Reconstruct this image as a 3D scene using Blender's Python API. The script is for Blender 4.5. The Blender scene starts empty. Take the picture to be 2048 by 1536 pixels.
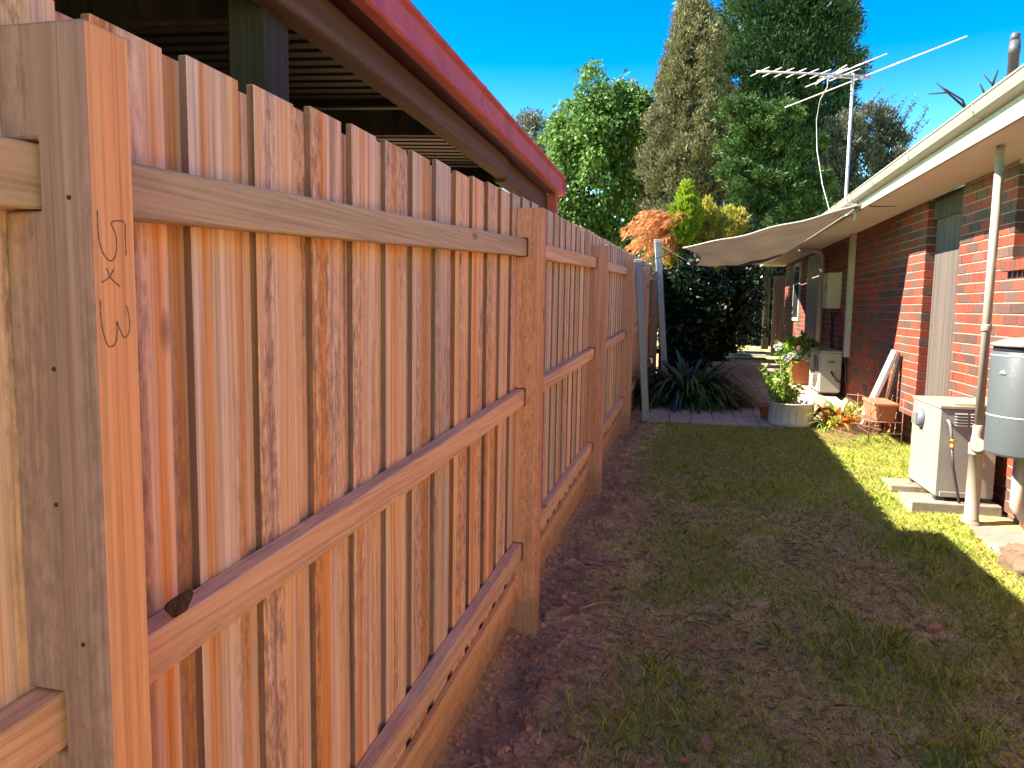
import bpy, bmesh, math, random
import numpy as np
from mathutils import Vector, Matrix, noise as mnoise
random.seed(7); RNG = np.random.default_rng(11)
C = bpy.context.scene.collection
H = 1.78                                    # eye height above the ground under the camera
F = 1512.0                                  # focal length in pixels of the 2048-wide photograph
# ---------------------------------------------------------------- camera
def _d(p): return Vector(((p[0]-1024)/F, (p[1]-768)/F, 1.0))
_Y = _d((1350, 616)).normalized(); _N = _d((784, 15560)).normalized()
_N = (_N - _Y*_N.dot(_Y)).normalized(); _Z = -_N; _X = _Y.cross(_Z)
ROT = Matrix((_X, _Y, _Z))                  # photo axes (right, down, forward) -> world
EYE = Vector((0, 0, H))
cam_data = bpy.data.cameras.new('camera'); cam = bpy.data.objects.new('camera', cam_data); C.objects.link(cam)
cam_data.sensor_width = 36; cam_data.lens = F/2048*36; cam_data.clip_start = 0.05; cam_data.clip_end = 2000
r_, d_, f_ = ROT.col[0], ROT.col[1], ROT.col[2]
cam.matrix_world = Matrix(((r_[0], -d_[0], -f_[0], 0), (r_[1], -d_[1], -f_[1], 0), (r_[2], -d_[2], -f_[2], H), (0, 0, 0, 1)))
bpy.context.scene.camera = cam
def ray(px, py): return ROT @ Vector(((px-1024)/F, (py-768)/F, 1.0))
def onX(px, py, X): r = ray(px, py); return EYE + r*(X/r[0])
def onY(px, py, Y): r = ray(px, py); return EYE + r*(Y/r[1])
def onZ(px, py, Z): r = ray(px, py); return EYE + r*((Z-H)/r[2])
def onG(px, py, lift=0.0):                  # the sloping ground
    r = ray(px, py); t = (lift-H)/(r[2]-0.045*r[1]); return EYE + r*t
# ---------------------------------------------------------------- sky, sun, exposure
SUN = Vector((-1.10, -0.15, 1.0)).normalized()          # towards the sun
w = bpy.data.worlds.new('World'); bpy.context.scene.world = w; w.use_nodes = True
nt = w.node_tree; bg = nt.nodes['Background']
sky = nt.nodes.new('ShaderNodeTexSky'); sky.sky_type = 'NISHITA'; sky.sun_disc = False
sky.sun_elevation = math.asin(SUN.z); sky.sun_rotation = math.atan2(SUN.x, SUN.y)
sky.air_density = 0.6; sky.dust_density = 0.0; sky.ozone_density = 1.5; sky.altitude = 300
hs = nt.nodes.new('ShaderNodeHueSaturation'); hs.inputs['Saturation'].default_value = 1.46; hs.inputs['Hue'].default_value = .539
wm = nt.nodes.new('ShaderNodeMix'); wm.data_type = 'RGBA'; wm.blend_type = 'MULTIPLY'; wm.inputs[0].default_value = 1.0; wm.inputs[7].default_value = (1.0, 1.0, .27, 1)   # the camera's warm balance
nt.links.new(sky.outputs[0], hs.inputs['Color']); nt.links.new(hs.outputs[0], wm.inputs[6]); nt.links.new(wm.outputs[2], bg.inputs['Color'])
bg.inputs['Strength'].default_value = 0.15
sd = bpy.data.lights.new('sun', 'SUN'); sd.energy = 2.0; sd.angle = math.radians(0.5); sd.color = (1.0, 0.90, 0.74)
so = bpy.data.objects.new('sun', sd); C.objects.link(so); so.rotation_euler = SUN.to_track_quat('Z', 'Y').to_euler(); so.location = (-20, -3, 20)
vs = bpy.context.scene.view_settings; vs.view_transform = 'Standard'; vs.look = 'None'; vs.exposure = 3.6; vs.gamma = 1.0
# ---------------------------------------------------------------- helpers
def tag(o, label=None, cat=None, group=None, kind=None):
    if label: o['label'] = label
    if cat: o['category'] = cat
    if group: o['group'] = group
    if kind: o['kind'] = kind
    return o
def empty(name, loc=(0, 0, 0), rz=0.0, label=None, cat=None, group=None):
    o = bpy.data.objects.new(name, None); C.objects.link(o); o.location = loc; o.rotation_euler = (0, 0, rz)
    o.empty_display_size = 0.1
    return tag(o, label, cat, group)
def link(name, me, parent=None, loc=None, rot=None):
    o = bpy.data.objects.new(name, me); C.objects.link(o)
    if parent: o.parent = parent
    if loc is not None: o.location = loc
    if rot is not None: o.rotation_euler = rot
    return o
class MB:
    def __init__(s): s.v = []; s.f = []; s.sm = []
    def add(s, vs, fs, smooth=False):
        b = len(s.v); s.v += [tuple(v) for v in vs]
        for f in fs: s.f.append([b+i for i in f]); s.sm.append(smooth)
        return s
    def box(s, x0, x1, y0, y1, z0, z1, dz=0.0):      # dz: the y1 end is lifted by dz
        v = [(x0, y0, z0), (x1, y0, z0), (x1, y1, z0+dz), (x0, y1, z0+dz), (x0, y0, z1), (x1, y0, z1), (x1, y1, z1+dz), (x0, y1, z1+dz)]
        return s.add(v, [(0, 3, 2, 1), (4, 5, 6, 7), (0, 1, 5, 4), (1, 2, 6, 5), (2, 3, 7, 6), (3, 0, 4, 7)])
    def prism(s, poly, axis, a, b, smooth=False):     # poly of 2-D points extruded along axis
        n = len(poly)
        def P(p, t): return {'x': (t, p[0], p[1]), 'y': (p[0], t, p[1]), 'z': (p[0], p[1], t)}[axis]
        v = [P(p, a) for p in poly]+[P(p, b) for p in poly]
        fs = [list(range(n)), list(range(2*n-1, n-1, -1))]
        s.add(v, fs, False); base = len(s.v)-2*n
        for i in range(n):
            j = (i+1) % n; s.f.append([base+i, base+n+i, base+n+j, base+j]); s.sm.append(smooth)
        return s
    def tube(s, pts, rad, n=8, cap=True):
        pts = [Vector(p) for p in pts]; rads = rad if isinstance(rad, (list, tuple)) else [rad]*len(pts)
        rings = []; up = None; b = len(s.v)
        for i, p in enumerate(pts):
            t = (pts[min(i+1, len(pts)-1)]-pts[max(i-1, 0)]).normalized()
            if up is None: up = t.orthogonal().normalized()
            up = (up - t*up.dot(t)); up = up.normalized() if up.length > 1e-6 else t.orthogonal().normalized()
            sd_ = t.cross(up)
            for k in range(n):
                a = 2*math.pi*k/n; s.v.append(tuple(p+(up*math.cos(a)+sd_*math.sin(a))*rads[i]))
        for i in range(len(pts)-1):
            for k in range(n):
                s.f.append([b+i*n+k, b+i*n+(k+1) % n, b+(i+1)*n+(k+1) % n, b+(i+1)*n+k]); s.sm.append(n > 4)
        if cap:
            s.f.append([b+k for k in range(n-1, -1, -1)]); s.sm.append(False)
            e = b+(len(pts)-1)*n; s.f.append([e+k for k in range(n)]); s.sm.append(False)
        return s
    def lathe(s, prof, c=(0, 0, 0), n=24, closed=False):   # prof (r,z)
        b = len(s.v)
        for r, z in prof:
            for k in range(n):
                a = 2*math.pi*k/n; s.v.append((c[0]+r*math.cos(a), c[1]+r*math.sin(a), c[2]+z))
        for i in range(len(prof)-1):
            for k in range(n):
                s.f.append([b+i*n+k, b+i*n+(k+1) % n, b+(i+1)*n+(k+1) % n, b+(i+1)*n+k]); s.sm.append(True)
        s.f.append([b+k for k in range(n-1, -1, -1)]); s.sm.append(False)
        e = b+(len(prof)-1)*n; s.f.append([e+k for k in range(n)]); s.sm.append(False)
        return s
    def mesh(s, name, mat, bevel=0.0, seg=1):
        me = bpy.data.meshes.new(name); me.from_pydata(s.v, [], s.f)
        me.polygons.foreach_set('use_smooth', s.sm)
        if bevel:
            bm = bmesh.new(); bm.from_mesh(me); bmesh.ops.remove_doubles(bm, verts=bm.verts, dist=1e-5)
            bmesh.ops.recalc_face_normals(bm, faces=bm.faces)
            es = [e for e in bm.edges if len(e.link_faces) == 2 and e.calc_face_angle(0) > 0.6]
            bmesh.ops.bevel(bm, geom=es, offset=bevel, segments=seg, affect='EDGES', clamp_overlap=True)
            bm.to_mesh(me); bm.free()
        else:
            bm = bmesh.new(); bm.from_mesh(me); bmesh.ops.recalc_face_normals(bm, faces=bm.faces); bm.to_mesh(me); bm.free()
        for m in (mat if isinstance(mat, (list, tuple)) else [mat]): me.materials.append(m)
        return me
    def build(s, name, mat, parent=None, bevel=0.0, loc=None, rot=None, seg=1): return link(name, s.mesh(name, mat, bevel, seg), parent, loc, rot)
def quads(name, V, mat, parent=None, n=4):          # V (N,n,3): N loose faces, fast
    N = V.shape[0]; me = bpy.data.meshes.new(name)
    me.vertices.add(N*n); me.vertices.foreach_set('co', V.reshape(-1).astype(np.float32))
    me.loops.add(N*n); me.loops.foreach_set('vertex_index', np.arange(N*n, dtype=np.int32))
    me.polygons.add(N); me.polygons.foreach_set('loop_start', np.arange(0, N*n, n, dtype=np.int32))
    me.polygons.foreach_set('loop_total', np.full(N, n, dtype=np.int32)); me.update(calc_edges=True)
    me.materials.append(mat); return link(name, me, parent)
# ---------------------------------------------------------------- materials
def srgb(*c):
    def l(x): x /= 255; return x/12.92 if x < .04045 else ((x+.055)/1.055)**2.4
    return tuple(l(x) for x in c)+(1,)
def newmat(name):
    m = bpy.data.materials.new(name); m.use_nodes = True; t = m.node_tree
    return m, t, t.nodes['Principled BSDF']
def N(t, kind, **kw):
    n = t.nodes.new('ShaderNode'+kind)
    for k, v in kw.items():
        if k in n.inputs: n.inputs[k].default_value = v
        else: setattr(n, k, v)
    return n
def ramp(t, stops, fac):
    r = t.nodes.new('ShaderNodeValToRGB'); e = r.color_ramp.elements
    while len(e) < len(stops): e.new(0.5)
    for i, (p, c) in enumerate(stops): e[i].position = p; e[i].color = c if len(c) == 4 else tuple(c)+(1,)
    t.links.new(fac, r.inputs['Fac']); return r.outputs['Color']
def mapped(t, scale, coord='Object'):
    tc = N(t, 'TexCoord'); mp = N(t, 'Mapping'); mp.inputs['Scale'].default_value = scale
    t.links.new(tc.outputs[coord], mp.inputs['Vector']); return mp.outputs['Vector']
def mix(t, a, b, fac, mode='MIX'):
    m = t.nodes.new('ShaderNodeMix'); m.data_type = 'RGBA'; m.blend_type = mode
    for sock, v in ((m.inputs[6], a), (m.inputs[7], b)):
        if isinstance(v, (tuple, list)): sock.default_value = v if len(v) == 4 else tuple(v)+(1,)
        else: t.links.new(v, sock)
    if isinstance(fac, (int, float)): m.inputs[0].default_value = fac
    else: t.links.new(fac, m.inputs[0])
    return m.outputs[2]
def math_(t, op, a, b=None):
    m = N(t, 'Math', operation=op)
    for i, v in enumerate((a, b)):
        if v is None: continue
        if isinstance(v, (int, float)): m.inputs[i].default_value = v
        else: t.links.new(v, m.inputs[i])
    return m.outputs[0]
def noise4(t, vec, scale=1.0, detail=4.0, rough=.55, wv=None, dist=0.0):
    n = N(t, 'TexNoise'); n.inputs['Scale'].default_value = scale; n.inputs['Detail'].default_value = detail
    n.inputs['Roughness'].default_value = rough; n.inputs['Distortion'].default_value = dist
    if wv is not None:
        va = N(t, 'VectorMath', operation='ADD'); t.links.new(vec, va.inputs[0]); t.links.new(wv, va.inputs[1]); vec = va.outputs[0]
    t.links.new(vec, n.inputs['Vector'])
    return n.outputs['Fac']
def bump(t, b, h, strength=.3, dist=.01):
    n = N(t, 'Bump'); n.inputs['Strength'].default_value = strength; n.inputs['Distance'].default_value = dist
    t.links.new(h, n.inputs['Height']); t.links.new(n.outputs[0], b.inputs['Normal'])
def plain(name, col, rough=.6, var=.12, scale=6, metal=0.0, bs=0.0, bscale=60, dirt=None, coord='Object', spec=.5, dirt_at=.58):
    m, t, b = newmat(name)
    v = mapped(t, (1, 1, 1), coord); oi = N(t, 'ObjectInfo'); rw = math_(t, 'MULTIPLY', oi.outputs['Random'], 40.0)
    f = noise4(t, v, scale, 4, .65, rw)
    lo = tuple(c*(1-var*1.6) for c in col[:3]); hi = tuple(min(1, c*(1+var)) for c in col[:3])
    c = ramp(t, [(.3, lo), (.7, hi)], f)
    if dirt:
        g = noise4(t, v, scale*2.3, 5, .7, rw); c = mix(t, c, dirt, ramp(t, [(dirt_at, (0, 0, 0)), (dirt_at+.16, (1, 1, 1))], g))
    t.links.new(c, b.inputs['Base Color']); b.inputs['Roughness'].default_value = rough; b.inputs['Metallic'].default_value = metal
    b.inputs['Specular IOR Level'].default_value = spec
    if bs: bump(t, b, noise4(t, v, bscale, 4, .6, rw), bs, .004)
    return m
def wood(name, stops, width='y', length='z', mott=(.16, .085, .065), mottle=.5, rough=.75, knots=True, grain=.75, bandscale=11.0, tint=.12, heart=False, mud=False):
    m, t, b = newmat(name); oi = N(t, 'ObjectInfo'); rnd = math_(t, 'MULTIPLY', oi.outputs['Random'], 61.0)
    ax = 'xyz'.index(length); 
    def sc(cross, along): s = [cross]*3; s[ax] = along; return mapped(t, tuple(s))
    band = noise4(t, sc(bandscale, .22), 1.0, 2.0, .5, rnd, .35)
    col = ramp(t, [((p-.5)*.62+.5, c_) for p, c_ in stops], band)
    if heart:                                             # narrow orange heartwood streaks
        hk = noise4(t, sc(15, .12), 1.0, 1.5, .5, math_(t, 'ADD', rnd, 23.0), .3)
        col = mix(t, col, (.80, .34, .06), ramp(t, [(.575, (0, 0, 0)), (.64, (.8,)*3)], hk))
    # whole-piece tint
    tv = ramp(t, [(0, (1-tint*1.5, 1-tint*1.3, 1-tint)), (.5, (1, 1, 1)), (1, (1+tint*.5, 1-tint*.3, 1-tint*.9))], oi.outputs['Random'])
    col = mix(t, col, tv, 1.0, 'MULTIPLY')
    g = noise4(t, sc(150, 2.2), 1.0, 3, .6, rnd, .15)
    col = mix(t, col, ramp(t, [(.3, (grain,)*3), (.58, (1.1,)*3)], g), 1.0, 'MULTIPLY')
    # mottled dark bark / fungus stain, in streaks
    mk = noise4(t, sc(9, .6), 1.0, 2, .5, math_(t, 'ADD', rnd, 9.0))
    mf = noise4(t, sc(70, 22), 1.0, 5, .7, rnd)
    mm = math_(t, 'MULTIPLY', ramp(t, [(.48, (0, 0, 0)), (.6, (1, 1, 1))], mk), ramp(t, [(.42, (0, 0, 0)), (.62, (1, 1, 1))], mf))
    col = mix(t, col, mott, math_(t, 'MULTIPLY', mm, mottle))
    if knots:
        vo = N(t, 'TexVoronoi', voronoi_dimensions='4D'); vo.inputs['Scale'].default_value = 1.0
        s = [8.0]*3; s[ax] = 3.2; t.links.new(mapped(t, tuple(s)), vo.inputs['Vector']); t.links.new(rnd, vo.inputs['W'])
        kf = ramp(t, [(.06, (.8,)*3), (.16, (.0,)*3)], vo.outputs['Distance'])
        col = mix(t, col, (.13, .06, .03), kf)
    if mud:                                               # splashed soil near the ground
        sx = N(t, 'SeparateXYZ'); tc = N(t, 'TexCoord'); t.links.new(tc.outputs['Object'], sx.inputs[0])
        hh = math_(t, 'SUBTRACT', sx.outputs['Z'], math_(t, 'MULTIPLY', sx.outputs['Y'], .043))
        hh = math_(t, 'ADD', hh, math_(t, 'MULTIPLY', noise4(t, mapped(t, (1, 1, 1)), 14, 5, .7), -.30))
        col = mix(t, col, (.30, .17, .12), ramp(t, [(0, (.6,)*3), (.02, (.4,)*3), (.09, (0, 0, 0))], hh))
    t.links.new(col, b.inputs['Base Color']); b.inputs['Roughness'].default_value = rough; b.inputs['Specular IOR Level'].default_value = .3
    bump(t, b, g, .35, .003)
    return m
def leafmat(name, stops, trans=.35, rough=.55):
    m, t, b = newmat(name); ge = N(t, 'NewGeometry')
    v = mapped(t, (1, 1, 1), 'Object'); f = noise4(t, v, .55, 2, .5)
    k = math_(t, 'ADD', math_(t, 'MULTIPLY', ge.outputs['Random Per Island'], .6), math_(t, 'MULTIPLY', f, .4))
    c = ramp(t, stops, k); t.links.new(c, b.inputs['Base Color']); b.inputs['Roughness'].default_value = rough
    b.inputs['Specular IOR Level'].default_value = .35
    tr = N(t, 'BsdfTranslucent'); t.links.new(c, tr.inputs['Color'])
    ms = N(t, 'MixShader'); ms.inputs[0].default_value = trans
    t.links.new(b.outputs[0], ms.inputs[1]); t.links.new(tr.outputs[0], ms.inputs[2]); t.links.new(ms.outputs[0], t.nodes['Material Output'].inputs['Surface'])
    return m
M = {}
M['paling'] = wood('paling_timber', [(.16, (.56, .33, .20)), (.30, (.90, .70, .49)), (.41, (.89, .60, .31)), (.53, (.83, .58, .36)), (.66, (.91, .73, .53)), (.84, (.60, .39, .26))], bandscale=15, heart=True, mott=(.27, .145, .105), mottle=.75, grain=.72, tint=.2)
M['cover'] = wood('cover_paling_timber', [(.3, (.44, .25, .15)), (.5, (.70, .44, .28)), (.65, (.64, .36, .15)), (.8, (.52, .33, .24))], mottle=.8, bandscale=20)
M['edge'] = wood('sawn_grey_shaded_edge', [(.3, (.24, .13, .09)), (.5, (.34, .195, .14)), (.7, (.29, .165, .12))], mottle=.5, bandscale=30, knots=False)
M['rail'] = wood('rail_timber', [(.3, (.70, .43, .24)), (.5, (.84, .56, .33)), (.7, (.76, .48, .28))], length='y', mottle=.3, bandscale=18, mott=(.34, .17, .09))
M['rail_worn'] = wood('weathered_rail_timber', [(.3, (.50, .36, .20)), (.5, (.64, .47, .28)), (.7, (.56, .43, .25))], length='y', mottle=.2, mott=(.74, .66, .42), bandscale=16, tint=.05)
M['post'] = wood('post_timber', [(.3, (.66, .31, .18)), (.5, (.78, .385, .225)), (.7, (.72, .34, .20))], mottle=.35, bandscale=11, mud=True)
M['post_grey'] = wood('grey_post_timber', [(.3, (.37, .215, .17)), (.5, (.48, .29, .235)), (.7, (.42, .255, .215))], mottle=.4, bandscale=13)
M['post_orange'] = wood('orange_post_timber', [(.3, (.88, .38, .15)), (.5, (.94, .50, .23)), (.7, (.91, .44, .19))], mottle=.12, bandscale=10, mott=(.45, .18, .05))
M['plinth'] = wood('plinth_timber', [(.3, (.74, .43, .18)), (.5, (.84, .53, .24)), (.7, (.78, .47, .21))], length='y', mottle=.2, bandscale=9, mud=True)
M['grey_timber'] = wood('silvered_timber', [(.3, (.055, .046, .04)), (.5, (.12, .10, .085)), (.7, (.08, .07, .06))], mottle=.3, bandscale=40, tint=.03, knots=False)
M['pale_timber'] = wood('bleached_plank_timber', [(.3, (.50, .44, .38)), (.5, (.62, .57, .50)), (.7, (.55, .5, .44))], mottle=.4, tint=.02, knots=False)
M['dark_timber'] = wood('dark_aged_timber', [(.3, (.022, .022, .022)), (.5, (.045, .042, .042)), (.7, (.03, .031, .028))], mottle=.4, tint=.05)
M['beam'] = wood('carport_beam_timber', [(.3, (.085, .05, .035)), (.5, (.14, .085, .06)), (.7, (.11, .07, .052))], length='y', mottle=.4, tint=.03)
M['old_fence'] = wood('old_dark_fence_timber', [(.3, (.018, .010, .008)), (.5, (.032, .017, .013)), (.7, (.025, .014, .011))], mottle=.4)
M['pencil'] = plain('pencil_mark', (.16, .12, .10, 1), .9)
M['nail'] = plain('rusty_nail', (.05, .03, .025, 1), .8)
M['red_steel'] = plain('burgundy_painted_steel', (.54, .115, .125, 1), .6, .16, 5, spec=.25, dirt=(.30, .08, .09, 1), dirt_at=.62)
M['plum_shade'] = plain('shade_plum_eave_lining', (.05, .01, .018, 1), .5, .08, 3)  # shade under the gutter put into the lining's colour
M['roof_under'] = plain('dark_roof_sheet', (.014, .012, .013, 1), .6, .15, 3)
M['black'] = plain('black_carport_surface', (.012, .011, .012, 1), .9)
def brickmat():
    m, t, b = newmat('red_brick'); oi = N(t, 'ObjectInfo'); ge = N(t, 'NewGeometry')
    k = math_(t, 'FRACT', math_(t, 'ADD', math_(t, 'MULTIPLY', oi.outputs['Random'], 7.31), math_(t, 'MULTIPLY', ge.outputs['Random Per Island'], 5.77)))
    c = ramp(t, [(0, (.22, .033, .013)), (.22, (.27, .046, .017)), (.38, (.17, .027, .014)), (.46, (.095, .042, .030)), (.68, (.115, .064, .048)), (.78, (.25, .042, .017)), (.86, (.12, .062, .046)), (1, (.065, .033, .026))], k)
    v = mapped(t, (1, 1, 1)); sp = noise4(t, v, 55, 6, .7, math_(t, 'MULTIPLY', k, 30.0))
    c = mix(t, c, ramp(t, [(.3, (.62, .6, .6)), (.6, (1.1, 1.08, 1.05))], sp), 1.0, 'MULTIPLY')
    st = noise4(t, mapped(t, (1, 18, 5)), 1.0, 3, .6, math_(t, 'MULTIPLY', k, 17.0))
    c = mix(t, c, (.12, .05, .04), ramp(t, [(.56, (0, 0, 0)), (.72, (.55,)*3)], st))
    t.links.new(c, b.inputs['Base Color']); b.inputs['Roughness'].default_value = .8; bump(t, b, sp, .5, .003); return m
M['brick'] = brickmat()
M['mortar'] = plain('pale_mortar', (.33, .235, .175, 1), .95, .15, 20, bs=.5, bscale=120)
M['cream'] = plain('cream_painted_metal', (.30, .265, .215, 1), .42, .06, 3, dirt=(.42, .34, .24, 1), dirt_at=.6)
M['cream_pipe'] = plain('cream_pvc_pipe', (.30, .265, .215, 1), .45, .05, 4, dirt=(.45, .36, .25, 1), dirt_at=.63)
M['soffit'] = plain('painted_soffit_board', (.74, .67, .58, 1), .7, .05, 2)
M['roof_tile'] = plain('brown_roof_tile', (.14, .085, .065, 1), .8, .2, 6)
M['white_frame'] = plain('white_painted_trim', (.42, .385, .32, 1), .5, .06, 3)
M['glass'] = plain('dark_window_glass', (.03, .035, .04, 1), .08, .05, 2)
M['sail'] = None
M['galv'] = plain('galvanised_steel', (.22, .225, .255, 1), .5, .1, 9, metal=.2)
M['alu'] = plain('dull_aluminium', (.62, .62, .62, 1), .35, .05, 5, metal=.5)
M['cable'] = plain('black_cable', (.02, .02, .02, 1), .6)
M['pale_cable'] = plain('pale_grey_cable', (.45, .45, .45, 1), .6)
M['flue'] = plain('dark_grey_flue_pipe', (.075, .08, .095, 1), .45)
M['ac'] = plain('off_white_casing', (.30, .285, .26, 1), .5, .05, 4, dirt=(.40, .34, .30, 1), dirt_at=.62)
M['dark_plastic'] = plain('dark_plastic', (.025, .025, .03, 1), .5)
M['heater'] = plain('beige_heater_casing', (.26, .24, .215, 1), .45, .05, 3, dirt=(.36, .30, .26, 1), dirt_at=.64)
M['heater_top'] = plain('dusty_heater_lid', (.33, .265, .19, 1), .7, .1, 7)
M['grey_plastic'] = plain('blue_grey_plastic', (.13, .15, .19, 1), .5)
M['tank'] = plain('pale_blue_grey_enamel', (.075, .09, .095, 1), .4, .05, 2, dirt=(.22, .25, .26, 1), dirt_at=.66)
M['copper'] = plain('tarnished_copper', (.24, .10, .06, 1), .45, .2, 9, metal=.6)
M['brass'] = plain('brass_fitting', (.62, .42, .08, 1), .35, .1, 9, metal=.7)
M['concrete'] = plain('pale_concrete', (.22, .19, .155, 1), .9, .15, 9, bs=.4, bscale=60, dirt=(.30, .26, .2, 1))
M['paver'] = plain('worn_pinkish_paver', (.46, .36, .25, 1), .9, .16, 7, bs=.35, bscale=70, dirt=(.13, .10, .08, 1))
M['terracotta'] = plain('terracotta', (.42, .13, .06, 1), .8, .12, 6, dirt=(.5, .3, .2, 1), dirt_at=.62)
M['soil'] = plain('potting_soil', (.06, .04, .03, 1), 1, .3, 20)
M['drum'] = plain('white_enamel_drum', (.66, .60, .52, 1), .35, .06, 5, dirt=(.48, .38, .28, 1), dirt_at=.6)
M['rust'] = plain('rusty_wire', (.26, .12, .08, 1), .8, .2, 12)
M['rock'] = plain('brown_clod', (.42, .25, .135, 1), 1, .25, 9, bs=.8, bscale=25)
M['clod'] = plain('brown_clod_soil', (.15, .095, .06, 1), 1, .35, 9, bs=1.0, bscale=22)
M['bark'] = plain('tree_bark', (.022, .016, .012, 1), .95, .3, 12, bs=.8, bscale=30)
M['dry_leaf'] = plain('dry_leaf', (.34, .15, .07, 1), .7, .25, 20)
M['chip'] = plain('wood_chip', (.40, .25, .15, 1), .8, .3, 15)
# ---------------------------------------------------------------- ground
FY = lambda y: -0.723+0.0305*y                        # post front line of the fence
def gh(x, y):
    z = 0.045*min(max(y, -8), 14.0)
    if y < 9.15 and y > 0 and -1.3 < x < 2.6:
        fx = x-FY(y)                                  # distance from the fence line
        n = mnoise.noise(Vector((x*1.7, y*1.7, 0)))*.018+mnoise.noise(Vector((x*6, y*6, 3)))*.009
        d = math.exp(-((fx-.10)/.28)**2)
        n += d*(mnoise.noise(Vector((x*4, y*4, 7)))*.035+mnoise.noise(Vector((x*13, y*13, 9)))*.022+mnoise.noise(Vector((x*32, y*32, 5)))*.012)
        z += n*min(1, (9.15-y)/.3)
        z += .20*math.exp(-((fx+.20)/.06)**2)       # bank added behind the plinth to stop sun leaking under it
        z -= .035*math.exp(-((fx-.0)/.10)**2)*max(0, math.sin(y*2.3+.6))
    if y > 9.12 and -.40 < x < 2.45 and y < 17.0: z -= .04
    return z
def axis(lo, hi, st, outer):
    a = list(np.arange(lo, hi, st)); return sorted([-o+lo for o in outer])+a+[hi+o for o in outer]
xs = axis(-1.15, 2.5, .03, [.1, .4, 1.2, 3, 8, 20, 60, 150, 300]); ys = axis(.6, 9.24, .03, [.1, .3, .8, 1.5, 2.5, 4, 5.5, 7, 9, 14, 25, 60, 150, 400])
g = MB(); g.v = [(x, y, gh(x, y)) for y in ys for x in xs]; nx = len(xs)
g.f = [[j*nx+i, j*nx+i+1, (j+1)*nx+i+1, (j+1)*nx+i] for j in range(len(ys)-1) for i in range(nx-1)]; g.sm = [True]*len(g.f)
def groundmat():
    m, t, b = newmat('lawn_soil'); v = mapped(t, (1, 1, 1))
    a = noise4(t, v, 1.3, 5, .6); f = noise4(t, v, 28, 8, .75); ff = noise4(t, v, 110, 5, .7)
    c = ramp(t, [(.3, (.46, .35, .15)), (.45, (.58, .46, .19)), (.58, (.66, .55, .21)), (.72, (.55, .51, .16))], a)
    c = mix(t, c, ramp(t, [(.3, (.42, .40, .40)), (.5, (1, 1, 1)), (.7, (1.45, 1.4, 1.35))], f), 1.0, 'MULTIPLY')
    c = mix(t, c, ramp(t, [(.35, (.55, .55, .55)), (.65, (1.25, 1.25, 1.25))], ff), 1.0, 'MULTIPLY')
    # dug earth beside the fence: darker and redder
    sx = N(t, 'SeparateXYZ'); tc = N(t, 'TexCoord'); t.links.new(tc.outputs['Object'], sx.inputs[0])
    fx = math_(t, 'SUBTRACT', sx.outputs['X'], math_(t, 'MULTIPLY', sx.outputs['Y'], .0305))
    fx = math_(t, 'ADD', fx, math_(t, 'MULTIPLY', a, .5))
    k = ramp(t, [(0, (1, 1, 1)), (.36, (1, 1, 1)), (.62, (0, 0, 0))], math_(t, 'ADD', fx, .72))
    e = mix(t, (.46, .28, .155), ramp(t, [(.3, (.4, .4, .4)), (.55, (1, 1, 1)), (.75, (1.9, 1.7, 1.6))], f), 1.0, 'MULTIPLY')
    c = mix(t, c, e, math_(t, 'MULTIPLY', k, .85))
    t.links.new(c, b.inputs['Base Color']); b.inputs['Roughness'].default_value = 1; b.inputs['Specular IOR Level'].default_value = .1
    hsum = math_(t, 'ADD', f, math_(t, 'MULTIPLY', ff, .5)); bump(t, b, hsum, .9, .02); return m
tag(g.build('ground', groundmat()), kind='structure')
# ---------------------------------------------------------------- fence
fence = empty('paling_fence', (-.723, 0, 0), -math.atan(.0305), 'new orange-brown timber paling fence with heavy posts and three rails', 'fence')
SY = [-2.0, .806, 3.545, 6.04, 8.68, 11.3, 13.9]; SD = [-.09, .036, .159, .23, .29, .345, .40]
def D(y): return float(np.interp(y, SY, SD))
RT = [(1.935, .080, 'rail_worn'), (1.222, .078, 'rail'), (.458, .080, 'rail')]   # rail tops above datum, depth
ptops = [2.06, 2.075, 2.078, 2.035, 2.005, 1.98, 1.97]
for i, y in enumerate(SY):
    z0, zt = D(y)-.35, D(y)+ptops[i]; poly = [(0, z0), (0, zt)]
    poly += [(-.128, zt)]
    for top, h, _ in RT:
        a = D(y)+top+.004; b_ = D(y)+top-h-.004
        poly += [(-.128, a), (-.073, a), (-.073, b_), (-.128, b_)]
    poly += [(-.128, z0)]
    mb = MB().prism(poly, 'y', y, y+.075)
    if i == 1:
        me = mb.mesh('post', [M['post_orange'], M['post_grey']], .003)
        for p in me.polygons: p.material_index = 1 if p.normal.y < -.5 else 0  # camera-facing side greyer, other faces orange
        o = link('post', me, fence); tag(o, 'near post with grey side and orange front face')
    else: o = mb.build('post', M['post'], fence, .003)
    for q in range(9):                                # nail heads down the side that faces us
        x = -.025-.07*random.random(); zz = D(y)+.25+.2*q+random.random()*.08
        MB().tube([(x, y-.0015, zz), (x, y+.003, zz)], .0032, 6).build('nail', M['nail'], o)
for i in range(len(SY)-1):
    y0, y1 = SY[i]+.075-.025, SY[i+1]+.028
    for top, h, mt in RT:
        za, zb = D(SY[i]), D(SY[i+1])
        mm = M['rail_worn'] if (mt == 'rail_worn' and i < 2) else M['rail']
        MB().box(-.128, -.080, y0, y1, za+top-h, za+top, zb-za).build('rail', mm, fence, .003)
    MB().box(-.1275, -.103, SY[i]+.077, SY[i+1]-.002, D(SY[i])+.10, D(SY[i])+.278, D(SY[i+1])-D(SY[i])).build('plinth_board', M['plinth'], fence, .002)
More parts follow.
